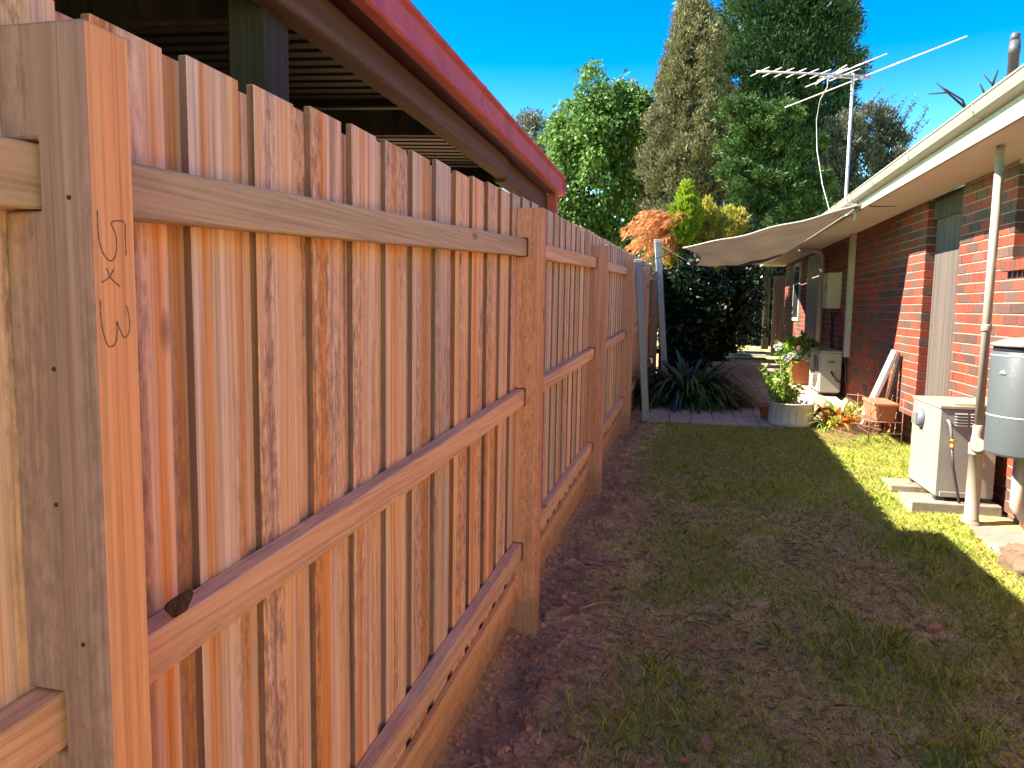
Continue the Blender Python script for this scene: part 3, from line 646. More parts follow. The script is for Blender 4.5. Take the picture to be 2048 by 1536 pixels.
# -- columnar conifers
def column(T, prof, K, per, L, W, mat, crad, up=.55, out=1.0, lump=.22, seed=0.0, spread=.7, vertical=1.0):
    zs = [p[0] for p in prof]; rs = [p[1] for p in prof]; cx_ = [p[2] for p in prof]
    pts, ds = [], []
    tot = zs[-1]-zs[0]
    while len(pts) < K:
        z = zs[0]+tot*random.random(); R = np.interp(z, zs, rs)
        if random.random() > R/max(rs)+.12: continue
        a_ = random.random()*2*math.pi
        f = 1+lump*nz(math.cos(a_)*1.6+seed, math.sin(a_)*1.6, z*.85)*1.7+lump*.5*nz(math.cos(a_)*4+seed, math.sin(a_)*4, z*2.1)
        q = R*f*(.62+.38*random.random()**.5)
        pts.append((np.interp(z, zs, cx_)+q*math.cos(a_), q*math.sin(a_), z)); ds.append((math.cos(a_)*out, math.sin(a_)*out, up))
    core = []
    while len(core) < K//2:
        z = zs[0]+tot*.97*random.random(); R = np.interp(z, zs, rs); a_ = random.random()*6.283; q = R*.62*math.sqrt(random.random()); core.append((np.interp(z, zs, cx_)+q*math.cos(a_), q*math.sin(a_), z))
    V = np.vstack([leaves(pts, crad, per, L, W, ds, spread, squash=(1, 1, vertical)), leaves(core, crad*1.3, per//2, L*1.7, W*2.2, None, 1.0)])
    quads('crown', V, mat, T)
def coltree(name, label, y, rows, K, per, L, W, mat, crad, **kw):
    cs_ = [at((a+b)/2, py, y) for py, a, b in rows]; x0 = cs_[-1].x
    T = tree(name, (x0, y, .63), label)
    prof = sorted([(c_.z-.63, max(.05, (b-a)/2/F*y*1.02), c_.x-x0) for c_, (py, a, b) in zip(cs_, rows)])
    column(T, prof, K, per, L, W, mat, crad, **kw)
    top = prof[-1][0]; trunk(T, [(0, 0, -.2), (0, 0, top*.5), (prof[-1][2], 0, top*.97)], .24, .03, [([(0, 0, h_), (.5*math.cos(h_*5), .5*math.sin(h_*5), h_+.7), (.9*math.cos(h_*5), .9*math.sin(h_*5), h_+1.5)], .05) for h_ in np.arange(1.5, top-2.5, .8)])
    return T
coltree('conifer', 'tall tapering olive-brown conifer left of the dark green one', 26, [(-8, 1375, 1392), (40, 1352, 1418), (110, 1335, 1440), (200, 1313, 1455), (300, 1298, 1468), (430, 1287, 1468), (560, 1300, 1460)], 950, 95, .13, .045, LM['brownconifer'], .26, up=.9, lump=.26, seed=2.2, spread=.9)
coltree('conifer', 'tallest dark green columnar conifer rising out of the picture', 31, [(-240, 1540, 1600), (-150, 1490, 1650), (0, 1452, 1690), (200, 1460, 1682), (330, 1468, 1664), (470, 1480, 1650), (560, 1500, 1640)], 1150, 110, .19, .055, LM['darkconifer'], .42, up=.6, lump=.26, seed=5.1, spread=.8)
# cedar-like tree with layered clumps in front of the dark conifer
c = at(1545, 380, 23); T = tree('cedar_tree', (c.x, 23, .63), 'layered mid green conifer in front of the dark columnar one')
pts, ds = [], []
for px, py, rx in ((1480, 225, 30), (1520, 260, 40), (1560, 235, 36), (1490, 300, 38), (1545, 310, 48), (1600, 300, 40), (1480, 345, 30), (1530, 370, 45), (1590, 365, 48), (1500, 415, 38), (1560, 420, 50), (1620, 420, 38), (1480, 450, 30), (1530, 470, 45), (1600, 475, 45), (1500, 520, 40), (1560, 530, 50), (1620, 380, 34)):
    q = at(px, py, 23-random.uniform(0, .9)); r = rx/F*23
    for _ in range(40):
        v = rdir(1)[0]; v[2] = abs(v[2])*.7-.15; v = v*random.uniform(.6, 1.35)
        pts.append((q.x-c.x+v[0]*r, q.y-23+v[1]*r*.9, q.z-.63+v[2]*r)); ds.append((v[0]*.8, v[1]*.8-.2, .55))
quads('crown', leaves(pts, .19, 80, .13, .045, ds, .8), LM['cedar'], T)
trunk(T, [(0, 0, -.2), (0, .3, 3), (0, .4, 6.2)], .11, .04, [([(0, .3, z_), (.6*math.cos(z_*4), .3, z_+.3), (1.1*math.cos(z_*4), 0, z_+.4)], .05) for z_ in np.arange(1.5, 6, .45)])
# grey-green tree behind the roof
c = at(1735, 330, 27); T = tree('grey_tree', (c.x, 27, .63), 'grey-green wispy tree behind the antenna mast')
pts, ds = [], []
for px, py, rx, rz in ((1690, 270, 28, 40), (1735, 260, 40, 44), (1775, 300, 34, 46), (1670, 350, 30, 50), (1720, 340, 44, 50), (1790, 350, 30, 40), (1680, 420, 34, 40), (1740, 410, 45, 40)):
    q = at(px, py, 27+random.uniform(-.6, .6)); a2, b2 = broad_crown((q.x-c.x, q.y-27, q.z-.63), (rx/F*27, .6, rz/F*27), 90, px*.01, .35); pts += list(a2); ds += list(b2*.5+np.array([0, 0, .7]))
quads('crown', leaves(pts, .2, 60, .14, .045, ds, .8), LM['grey'], T)
tw = MB(); tl = []
for k in range(46):
    px = random.uniform(1655, 1800); q0 = at(px, random.uniform(300, 400), 27); q1 = at(px+random.gauss(8, 16), random.uniform(225, 300), 27)
    tw.tube([(q0.x-c.x, 0, q0.z-.63), ((q0.x+q1.x)/2-c.x+.05, .1, (q0.z+q1.z)/2-.63), (q1.x-c.x, 0, q1.z-.63)], [.02, .012, .004], 5)
for px, py, ex, ey in ((1700, 240, 1765, 185), (1760, 300, 1830, 205), (1775, 330, 1850, 235), (1740, 290, 1775, 200), (1780, 340, 1835, 255), (1765, 280, 1800, 195)):
    for sgm in range(3):
        q0, q1 = at(px+sgm*4, py, 27), at(ex+random.gauss(0, 9), ey+random.gauss(0, 12), 27)
        tw.tube([(q0.x-c.x, .2, q0.z-.63), ((q0.x+q1.x)/2-c.x+.06, .1, (q0.z+q1.z)/2-.63-.05), (q1.x-c.x, 0, q1.z-.63)], [.02, .012, .004], 5)
        for t_ in np.linspace(.3, 1, 7): p_ = q0.lerp(q1, t_); tl.append((p_.x-c.x, .05, p_.z-.63))
tw.build('twigs', M['bark'], T); quads('twig_leaves', leaves(tl, .10, 9, .09, .035, None, 1), LM['grey'], T)
trunk(T, [(0, 0, -.2), (0, 0, 3), (.1, 0, 5.2)], .2, .05)
# bare twigs above the roof
c = at(1915, 215, 24); T = tree('bare_branch_tree', (c.x, 24, .63), 'thin bare branches showing above the roof ridge near the flue')
bb = MB()
for pl in (((1960, 300), (1930, 215), (1900, 190), (1872, 165)), ((1930, 215), (1895, 185), (1857, 188)), ((1950, 260), (1925, 200), (1893, 180), (1880, 172)), ((2000, 300), (1985, 170), (1968, 150)), ((1985, 170), (1996, 140)), ((1975, 200), (1960, 168))):
    q = [at(x, y, 24) for x, y in pl]; bb.tube([(v.x-c.x, 0, v.z-.63) for v in q], [.03*(1-i/len(q))+.006 for i in range(len(q))], 6)
bb.tube([(.4, 0, -.2), (.5, 0, 3), (.7, .0, c.z-1.4)], [.14, .1, .03], 8); bb.build('branches', M['bark'], T)
# golden and rusty shrubs by the sail
c = at(1405, 470, 14.6); T = tree('golden_conifer', (c.x, 14.6, .63), 'golden yellow feathery conifer above the shade sail', cat='shrub')
pts, ds = [], []
for px, py, rx, rz in ((1370, 470, 34, 34), (1410, 445, 36, 40), (1450, 470, 30, 34), (1395, 500, 45, 30), (1440, 500, 40, 30), (1360, 515, 32, 25), (1465, 450, 22, 30)):
    q = at(px, py, 14.6+random.uniform(-.3, .3)); a2, b2 = broad_crown((q.x-c.x, q.y-14.6, q.z-.63), (rx/F*14.6, .4, rz/F*14.6), 90, px*.013, .3, .2); pts += list(a2); ds += list(b2*.6+np.array([0, 0, .8]))
quads('crown', leaves(pts, .09, 60, .10, .028, ds, .6), LM['gold'], T)
trunk(T, [(0, 0, -.15), (.05, 0, 1), (0, 0, 2.2)], .09, .05)
c = at(1372, 440, 14.2); T = tree('lime_conifer', (c.x, 14.2, .63), 'small lime green cone of foliage above the golden conifer', cat='shrub')
prof = [(z_-.63, r_c, 0) for z_, r_c in ((at(1372, 480, 14.2).z, .28), (at(1372, 440, 14.2).z, .29), (at(1372, 405, 14.2).z, .2), (at(1372, 366, 14.2).z, .03))]
column(T, prof, 260, 60, .065, .02, LM['lime'], .05, up=1.1, lump=.12, spread=.5); trunk(T, [(0, 0, -.15), (0, 0, 1.5), (0, 0, 2.8)], .06, .02)
c = at(1300, 470, 14.3); T = tree('tree_fern', (at(1392, 600, 14.3).x, 14.3, .63), 'rust-orange drooping fern fronds behind the leaning poles', cat='fern')
crownc = at(1375, 455, 14.3); pts = []; fr = []
ox = at(1392, 600, 14.3).x
for k, (ex, ey) in enumerate(((1248, 470), (1255, 495), (1262, 445), (1275, 430), (1290, 425), (1300, 505), (1285, 515), (1320, 430), (1310, 460), (1270, 480), (1330, 520), (1345, 425), (1475, 480), (1465, 505), (1450, 520), (1300, 445), (1330, 450), (1245, 460), (1258, 510), (1268, 462), (1295, 490), (1315, 500), (1350, 450), (1335, 480), (1360, 430))):
    e = at(ex, ey, 14.3-random.uniform(-.3, .6)); s_ = crownc; m_ = (s_+e)/2+Vector((0, 0, .22))
    prev = None
    for t_ in np.linspace(.15, 1, 26):
        p_ = s_*(1-t_)**2+m_*2*t_*(1-t_)+e*t_*t_
        if prev is not None:
            tg = (p_-prev).normalized(); sdv = tg.cross(Vector((0, 0, 1))).normalized()
            for sgn in (-1, 1):
                for sub in range(3):
                    l_ = .26*(1-.6*t_)*random.uniform(.5, 1.2)+.03; d_v = (sdv*sgn*.8+tg*.7+Vector((0, random.uniform(-.5, .5), -.45+random.uniform(-.3, .3)))).normalized()
                    b0 = p_-tg*.02*random.random()*3+Vector((random.gauss(0, .025), random.gauss(0, .04), random.gauss(0, .03))); wv = d_v.cross(Vector((random.random(), random.random(), 1))).normalized()*.011
                    fr.append([b0, b0+d_v*l_*.5+wv, b0+d_v*l_, b0+d_v*l_*.5-wv])
        prev = p_
V = np.array([[[q[0]-ox, q[1]-14.3, q[2]-.63] for q in f4] for f4 in fr]); quads('fronds', V, LM['rust'], T)
trunk(T, [(0, 0, -.15), (.02, 0, .9), (crownc.x-ox, 0, crownc.z-.63)], .08, .06)
# dark planting under and beyond the sail
for nm, lab, px, y, rx, z1, K_ in (('dark_shrub', 'dense dark shrub in deep shade left of the garden path', 1425, 17.5, .80, 2.9, 420), ('dark_shrub', 'dark bush in front of the fern trunks under the sail corner', 1383, 13.7, .34, 2.0, 200), ('dark_shrub', 'dark shrub in deep shade beside the old fence', 1362, 15.6, .48, 2.5, 220), ('dark_shrub', 'far dark shrub behind the shaded garden path', 1478, 30.0, 1.6, 3.6, 420), ('dark_shrub', 'added dark backdrop bush filling the end of the passage beside the gate', 1516, 26.0, .75, 2.9, 260), ('dark_shrub', 'tall dark hedge under the far edge of the sail', 1450, 20.5, 1.0, 3.6, 420)):  # bush by the gate is a backdrop added to darken the passage
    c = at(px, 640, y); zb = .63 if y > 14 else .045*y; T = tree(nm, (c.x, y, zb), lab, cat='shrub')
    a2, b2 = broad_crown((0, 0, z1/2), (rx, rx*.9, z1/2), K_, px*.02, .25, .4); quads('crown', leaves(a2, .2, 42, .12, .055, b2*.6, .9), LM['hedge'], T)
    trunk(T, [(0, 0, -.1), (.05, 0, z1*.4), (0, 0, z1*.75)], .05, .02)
of = empty('old_fence', (-.25, 14.0, .6), -.03, 'old dark weathered paling fence beyond the new fence in shade', 'fence')
op = MB().box(-.01, .01, 0, .118, 0, 1.85).mesh('paling', M['old_fence'], .003)
for k in range(48): link('paling', op, of, (random.uniform(-.004, .004), k*.12, random.uniform(-.02, .02)))
for zz in (.35, 1.45): MB().box(-.06, -.012, 0, 5.76, zz, zz+.08).build('rail', M['old_fence'], of)
bf = empty('back_fence', (-3, 52, .63), 0, 'far dark fence closing the garden behind the path', 'fence')
op2 = MB().box(0, .19, -.01, .01, 0, 2.6).mesh('paling', M['old_fence'])
for k in range(70): link('paling', op2, bf, (k*.2, random.uniform(-.01, .01), random.uniform(-.03, .03)))
for zz in (.35, 2.1): MB().box(0, 14, .012, .06, zz, zz+.09).build('rail', M['old_fence'], bf)
gp_ = empty('garden_gate', (2.30, 19.2, .63), 0, 'tall dark timber gate leaf at the end of the house wall', 'gate')
for k in range(3): MB().box(k*.1, k*.1+.094, 0, .03, .02, 1.95).build('board', M['old_fence'], gp_, .003)
for zz in (.3, 1.6): MB().box(0, .294, .032, .06, zz, zz+.08).build('ledge', M['old_fence'], gp_)
for k, (x, y, wd) in enumerate(((1.75, 18.3, .7), (1.85, 19.6, .8), (1.95, 21.0, .9))):
    tag(MB().box(-wd/2, wd/2, -.22, .22, -.03, .03).build('stepping_slab', M['concrete'], None, .012, (x, y, .635)), ('nearest', 'middle', 'farthest')[k]+' pale stepping slab on the shaded garden path', 'paving slab', 'path slabs')
# ---------------------------------------------------------------- strappy clump
def ribbon(b, d, L, W, arch, n=7):
    d = Vector(d); s = d.cross(Vector((0, 0, 1))).normalized(); v = []; p = Vector(b); a = math.atan2(d.z, math.hypot(d.x, d.y)); hd = Vector((d.x, d.y, 0)).normalized()
    for i in range(n+1):
        t = i/n; wv = W*(1-.15*abs(2*t-1))*(1 if t < .75 else (1-t)/.25*.95+.05)
        v += [p-s*wv/2, p+s*wv/2]; p = p+(hd*math.cos(a)+Vector((0, 0, math.sin(a))))*(L/n); a -= arch/n
    return v, [(2*i, 2*i+1, 2*i+3, 2*i+2) for i in range(n)]
def clump(name, loc, label, cat, mat, count, Lr, W, spread, arch, rx, ry, group=None, part='leaves'):
    T = empty(name, loc, 0, label, cat, group); mb = MB()
    for k in range(count):
        a = random.random()*2*math.pi; rr = math.sqrt(random.random()); b = (rx*rr*math.cos(a), ry*rr*math.sin(a), -.01)
        tilt = random.uniform(*spread); d = (math.cos(a)*math.cos(tilt), math.sin(a)*math.cos(tilt), math.sin(tilt))
        mb.add(*ribbon(b, d, random.uniform(*Lr), W*random.uniform(.7, 1.2), random.uniform(*arch)), True)
    mb.build(part, mat, T); return T
clump('strappy_clump', (.20, 10.75, .47), 'large dark green strappy-leaved clump at the foot of the steel poles', 'plant', LM['strap'], 780, (.55, 1.08), .038, (.5, 1.52), (1.3, 3.0), .40, .34)
# ---------------------------------------------------------------- pots and plants
T = empty('drum_planter', (1.385, 9.36, .425), 0, 'round white perforated metal drum used as a planter', 'planter')
MB().lathe([(.235, 0), (.25, .02), (.255, .05), (.255, .26), (.262, .262), (.262, .275), (.248, .275), (.246, .20), (0.01, .195)], n=40).build('drum', M['drum'], T)
hb = MB()
for k in range(20):
    for z in np.arange(.05, .23, .026):
        a = 2*math.pi*k/20+.1; q = Vector((math.cos(a), math.sin(a), 0)); hb.tube([q*.250+Vector((0, 0, z)), q*.2565+Vector((0, 0, z))], .0055, 6)
tag(hb.build('perforation', M['dark_plastic'], T), kind='stuff')
MB().lathe([(.245, .195), (.12, .215), (.01, .22)], n=24).build('soil', M['soil'], T)
T = empty('potted_plant', (1.27, 9.36, .63), 0, 'leafy yellow-green plant growing in the white drum', 'plant')
pts, ds = [], []; stm = MB()
for k in range(15):
    a = random.random()*6.28; hgt = random.uniform(.18, .55); e = Vector((math.cos(a)*random.uniform(.08, .28)-.06, math.sin(a)*.2, hgt)); stm.tube([(0, 0, 0), e*.5+Vector((0, 0, .06)), e], [.007, .005, .003], 5)
    for t_ in np.linspace(.35, 1, 7): q = e*t_; pts.append(tuple(q)); ds.append((math.cos(a)*.6, math.sin(a)*.6, -.1))
stm.build('stems', LM['pot'], T); quads('leaves', leaves(pts, .06, 6, .085, .032, ds, .8, kink=.1), LM['pot'], T)
tag(MB().lathe([(.08, 0), (.105, .16), (.115, .16), (.115, .19), (.10, .19), (.095, .15)], n=20).build('clay_pot', M['terracotta'], None, 0, (1.16, 9.62, .44)), 'small terracotta pot half hidden behind the white drum', 'pot')
T = empty('square_planter', (2.0, 12.85, .585), .1, 'square terracotta planter beside the air conditioner', 'planter')
MB().add([(-.15, -.15, 0), (.15, -.15, 0), (.15, .15, 0), (-.15, .15, 0), (-.185, -.185, .38), (.185, -.185, .38), (.185, .185, .38), (-.185, .185, .38)], [(0, 3, 2, 1), (4, 5, 6, 7), (0, 1, 5, 4), (1, 2, 6, 5), (2, 3, 7, 6), (3, 0, 4, 7)]).build('body', M['terracotta'], T, .008)
MB().box(-.2, .2, -.2, .2, .36, .41).build('rim', M['terracotta'], T, .008)
T = empty('hydrangea', (1.97, 12.82, .99), 0, 'bushy plant with pale blue flower heads in the square planter', 'plant')
a2, b2 = broad_crown((-.03, 0, .14), (.33, .25, .20), 120, 3.1, .3, .3); quads('leaves', leaves(a2, .05, 9, .10, .05, b2*.7+np.array([0, 0, -.2]), .7, kink=.1), LM['pot'], T)
fl_ = []
for q in ((-.33, -.12, .2), (-.14, -.25, .08), (-.05, -.28, .1), (.1, -.27, .04), (.2, -.22, .15), (-.22, -.2, .03)):
    h_ = rdir(60)*.055+np.array(q); hd = quads('flower_head', leaves(h_, .006, 1, .035, .03, None, 1), LM['petal'], T)
MB().tube([(0, 0, 0), (0, 0, .15)], .02, 6).build('stem', M['bark'], T)
for nm, x, y, lab, mt, cnt, L_, sp_, ar in (('bromeliad', 1.88, 9.28, 'red and yellow bromeliad nearest the white drum', LM['brom'], 120, (.18, .42), (.5, 1.4), (.6, 2.0)), ('bromeliad', 2.10, 9.45, 'orange leafed bromeliad close to the leaning plank', LM['brom'], 80, (.16, .36), (.5, 1.4), (.6, 2.0)),
      ('spider_plant', 1.98, 9.65, 'arching yellow-green strappy plant behind the bromeliads', LM['pot'], 60, (.40, .70), (1.0, 1.5), (1.8, 3.0)), ('spider_plant', 1.80, 9.10, 'arching pale green strappy plant spilling onto the grass', LM['pot'], 36, (.2, .36), (.8, 1.4), (1.5, 2.6))):
    z = .045*y+.02; clump(nm, (x, y, z), lab, 'plant', mt, cnt, L_, .032 if nm == 'bromeliad' else .02, sp_, ar, .14, .12)
tag(MB().tube([(0, 0, .05), (.10, .02, .18), (.2, .0, .2), (.3, .03, .1), (.4, .0, .0)], [.012, .02, .018, .014, .01], 7).build('driftwood', M['bark'], None, 0, (1.62, 9.4, .44)), 'twisted grey-brown stick beside the drum', 'stick')
# trough on a rusty wire stand
T = empty('wire_stand', (2.16, 8.75, .405), .0, 'rusty wire plant stand tangled by the brick wall', 'plant stand')
wb = MB()
for (x, y) in ((-.12, -.28), (.2, -.28), (-.12, .28), (.2, .28)): wb.tube([(x, y, -.02), (x, y, .46)], .005, 5)
for zz in (.10, .22): wb.tube([(-.12, -.28, zz), (.2, -.28, zz), (.2, .28, zz), (-.12, .28, zz), (-.12, -.28, zz)], .005, 5)
for k in range(15): wb.tube([(-.12, -.28+k*.04, .22), (.2, -.28+k*.04, .22)], .003, 5)
for s_ in (-1, 1): wb.tube([(-.12, s_*.28, .0), (.2, -s_*.28, .45)], .004, 5)
wb.build('frame', M['rust'], T)
T = empty('wire_rack', (1.93, 8.55, .40), .35, 'rusty wire rack lying against the grass by the wall', 'rack')
wb = MB()
for k in range(14): wb.tube([(-.35, -.25+k*.038, .02), (.12, -.25+k*.038, .16)], .0028, 5)
for x, z in ((-.35, .02), (-.12, .09), (.12, .16)): wb.tube([(x, -.26, z), (x, .26, z)], .004, 5)
wb.build('grid', M['rust'], T)
wb = MB()
for pts in ([(.12, -.25, .16), (.02, -.3, .45), (-.02, -.1, .5), (.0, .2, .48), (.12, .25, .16)], [(.12, -.1, .16), (.25, -.15, .42), (.3, .1, .44), (.12, .15, .16)]): wb.tube(pts, .004, 5)
wb.build('handle', M['rust'], T)
T = empty('trough_planter', (2.20, 8.75, .632), .0, 'rectangular terracotta trough raised on the rusty wire stand', 'planter')
MB().add([(-.085, -.24, 0), (.085, -.24, 0), (.085, .24, 0), (-.085, .24, 0), (-.11, -.27, .17), (.11, -.27, .17), (.11, .27, .17), (-.11, .27, .17)], [(0, 3, 2, 1), (0, 1, 5, 4), (1, 2, 6, 5), (2, 3, 7, 6), (3, 0, 4, 7), (4, 5, 6, 7)]).build('body', M['terracotta'], T, .006)
MB().box(-.118, .118, -.278, .278, .16, .19).build('rim', M['terracotta'], T, .005)
a, b_ = Vector((2.10, 9.16, .44)), Vector((2.435, 9.18, 1.345)); d = b_-a; L_ = d.length
o = MB().box(-.022, .022, -.075, .075, 0, L_).build('leaning_plank', M['pale_timber'], None, .004); o.location = a; o.rotation_euler = (0, math.atan2(d.x, d.z), .05); tag(o, 'bleached timber plank leaning against the brick wall', 'plank')
a, b_ = Vector((2.28, 9.02, .43)), Vector((2.445, 9.0, 1.30)); d = b_-a
o = MB().box(-.02, .02, -.04, .04, 0, d.length).build('leaning_batten', M['old_fence'], None, .003); o.location = a; o.rotation_euler = (0, math.atan2(d.x, d.z), 0); tag(o, 'dark timber batten leaning beside the bleached plank', 'plank')
# ---------------------------------------------------------------- gas heater by the wall
T = empty('pool_heater', (1.98, 6.18, .37), 0, 'beige metal gas heater cabinet standing on concrete pavers', 'heater')
MB().box(0, .40, 0, .66, .02, .69).build('cabinet', M['heater'], T, .006)
MB().box(-.008, .408, -.008, .668, .69, .715).build('lid', M['heater_top'], T, .004)
MB().add([(.10, .02, .716), (.40, -.03, .716), (.42, .28, .75), (.30, .30, .73), (.10, .02, .73), (.40, -.03, .735), (.42, .28, .765), (.30, .30, .745)], [(0, 3, 2, 1), (4, 5, 6, 7), (0, 1, 5, 4), (1, 2, 6, 5), (2, 3, 7, 6), (3, 0, 4, 7)]).build('loose_board', M['heater_top'], T)
for bx in (.10, .205, .305):
    w_ = .085
    for k in range(5): MB().add([(bx, -.001, .56+k*.022), (bx+w_, -.001, .56+k*.022), (bx+w_, -.012, .566+k*.022), (bx, -.012, .566+k*.022), (bx+w_, -.001, .574+k*.022), (bx, -.001, .574+k*.022)], [(0, 1, 2, 3), (3, 2, 4, 5), (0, 3, 5), (1, 4, 2)]).build('louvre', M['heater'], T)
vt = MB().lathe([(.075, 0), (.075, .01), (.06, .04), (.03, .055), (.005, .058)], n=20); vt.v = [(-z, .42+y, .56+x) for x, y, z in vt.v]; vt.build('vent_cowl', M['grey_plastic'], T)
for k in range(4): MB().box(-.062, -.03, .375+k*.027, .385+k*.027, .515, .605).build('vent_slot', M['ac'], T)
MB().tube([(.05, -.002, .60), (.05, -.03, .605), (.06, -.045, .57), (.07, -.045, .52), (.08, -.045, .44)], .011, 8).build('gas_elbow', M['galv'], T)
MB().lathe([(.017, 0), (.017, .02), (.013, .022), (.013, .05), (.019, .052), (.019, .07)], (.082, -.045, .40), 10).build('brass_valve', M['brass'], T)
MB().tube([(.082, -.045, .40), (.10, -.045, .25), (.15, -.05, .02), (.16, -.05, -.02)], .010, 8).build('gas_hose', M['dark_plastic'], T)
MB().box(.03, .25, -.012, 0, .02, .06).build('base_lip', M['heater'], T, .003)
for x, y in ((.04, .04), (.36, .04), (.04, .62), (.36, .62)): MB().box(x-.03, x+.03, y-.03, y+.03, -.01, .02).build('foot', M['dark_plastic'], T)
for nm, x0, x1, y0_, y1_, z, lab in (('a', 1.80, 2.42, 6.10, 6.42, .325, 'nearer pale concrete paver under the heater'), ('b', 1.79, 2.42, 6.62, 6.92, .33, 'farther pale concrete paver under the heater')):
    tag(MB().box(x0, x1, y0_, y1_, z-.06, z+.032).build('concrete_paver', M['concrete'], None, .008), lab, 'paver', 'pavers under the heater')
tag(MB().box(2.08, 2.46, 5.25, 6.08, .16, .262).build('concrete_footing', M['concrete'], None, .02), 'rough concrete footing at the base of the wall under the pipe', 'footing')
# downpipe in front of the heater
T = empty('stormwater_pipe', (2.15, 5.92, .25), 0, 'cream plastic downpipe with inspection tee in front of the heater', 'downpipe')
MB().lathe([(.052, .0), (.052, .06), (.047, .065), (.047, .52), (.053, .522), (.053, .535), (.049, .537), (.053, .55), (.053, .60)], n=20).build('lower_pipe', M['cream_pipe'], T)
MB().lathe([(.052, .585), (.04, .63), (.036, .68), (.036, .73), (.030, .735)], n=20).build('reducer', M['cream_pipe'], T)
MB().lathe([(.0285, .73), (.0285, soff(5.9)-.25)], n=18).build('upper_pipe', M['cream_pipe'], T)
MB().lathe([(.032, 1.40), (.034, 1.41), (.034, 1.44), (.032, 1.45)], n=18).build('bracket', M['cream_pipe'], T)
te = MB().tube([(0, 0, .56), (-.03, -.085, .60)], [.04, .042], 16).tube([(-.026, -.074, .595), (-.035, -.10, .607)], [.05, .05], 16); te.build('inspection_cap', M['cream_pipe'], T)
MB().tube([(0, 0, .60), (.05, .02, .66), (.10, .03, .72)], [.036, .034, .034], 12).build('side_branch', M['cream_pipe'], T)
MB().lathe([(.09, -.06), (.08, .0), (.06, .03), (.052, .04)], n=18).build('base_collar', M['concrete'], T)
# hot water tank
T = empty('water_tank', (2.19, 5.24, .24), 0, 'pale blue-grey cylindrical water tank at the right edge of the picture', 'water heater')
MB().lathe([(.20, .655), (.233, .665), (.235, .68), (.235, 1.30), (.232, 1.305)], n=48).build('cylinder', M['tank'], T)
for z in (.90, 1.275): MB().lathe([(.236, z), (.2385, z+.003), (.2385, z+.007), (.236, z+.010)], n=48).build('seam_band', M['white_frame'], T)
MB().lathe([(.232, 1.335), (.244, 1.338), (.244, 1.352), (.15, 1.385), (.01, 1.40)], n=48).build('lid', M['concrete'], T)
MB().lathe([(.226, 1.30), (.226, 1.34)], n=32).build('lid_gap', M['dark_plastic'], T)
lg = MB()
for k in range(5):
    a = math.pi+.52-.035*k; q = Vector((math.cos(a), math.sin(a), 0)); lg.tube([q*.236+Vector((0, 0, 1.165)), q*.2375+Vector((0, 0, 1.165+.015+.012*(k % 2)))], .004, 5)
lg.build('silver_badge', M['alu'], T)
for x, y in ((.17, .16), (.22, .13), (.22, .06)):
    MB().tube([(x, y, .66), (x, y, .10), (x-.01, y+.01, .0)], .011, 8).build('copper_pipe', M['copper'], T)
MB().tube([(.02, .13, .66), (.02, .13, .30), (.1, .16, .2)], .04, 12).build('lagged_pipe', M['white_frame'], T)
MB().tube([(.25, .42, 1.34), (.25, .42, 1.85)], .014, 8).build('vent_pipe', M['copper'], T)
for zz in (.75, 1.2): MB().box(.20, .268, -.10, .10, zz, zz+.05).build('wall_bracket', M['galv'], T)
T = empty('power_outlet', (WX-.001, 5.33, .52), 0, 'white weatherproof power outlet low on the brick wall', 'outlet')
MB().box(-.06, 0, -.05, .09, 0, .19).build('body', M['white_frame'], T, .006); MB().box(-.066, -.0605, -.04, .08, .02, .16).build('cover', M['ac'], T, .003)
# clod of earth at the right edge
bm = bmesh.new(); bmesh.ops.create_icosphere(bm, subdivisions=4, radius=1)
for v in bm.verts:
    n_ = 1+.3*nz(*(v.co*1.8))+.2*nz(*(v.co*5))+.14*nz(*(v.co*12)); v.co = Vector((v.co.x*.17, v.co.y*.24, v.co.z*.12))*n_
me = bpy.data.meshes.new('earth_clod'); bm.to_mesh(me); bm.free(); me.materials.append(M['clod'])
for p in me.polygons: p.use_smooth = True
tag(link('earth_clod', me, None, (2.20, 5.02, .26)), 'brown lump of earth below the water tank at the right edge', 'clod')
# ---------------------------------------------------------------- grass, litter
def gz(x, y): return gh(x, y)
def sampler(n, dens):
    out = []
    while len(out) < n:
        y = 1.25+7.95*random.random()**1.25; x = random.uniform(FY(y)+.02, 2.44)
        if x > .30*y+.85 or random.random() > dens(x, y): continue
        if 1.78 < x and 6.08 < y < 6.95: continue
        if x > 2.10 and y < 6.1: continue
        out.append((x, y))
    return out
def patch(x, y): return nz(x*1.5+3, y*1.5, 1.0)+.55*nz(x*4.2, y*4.2, 8.0)+.3*nz(x*11, y*11, 4.0)
def dg(x, y):
    fx = x-FY(y); edge = min(1, max(0, (fx-.15-.22*nz(x*3, y*3, 2))/.40)); p = patch(x, y)
    far = min(1, max(0, (y-5.6)/1.6)); sunny = min(1, max(0, (x-1.35)/.3))
    return edge*min(1, max(0.22, .42+1.1*p)+.4*far+.5*sunny)
def dd_(x, y):
    fx = x-FY(y); edge = min(1, max(.08, (fx-.12)/.5)); return edge*min(1, max(.18, .55-.8*patch(x, y)))
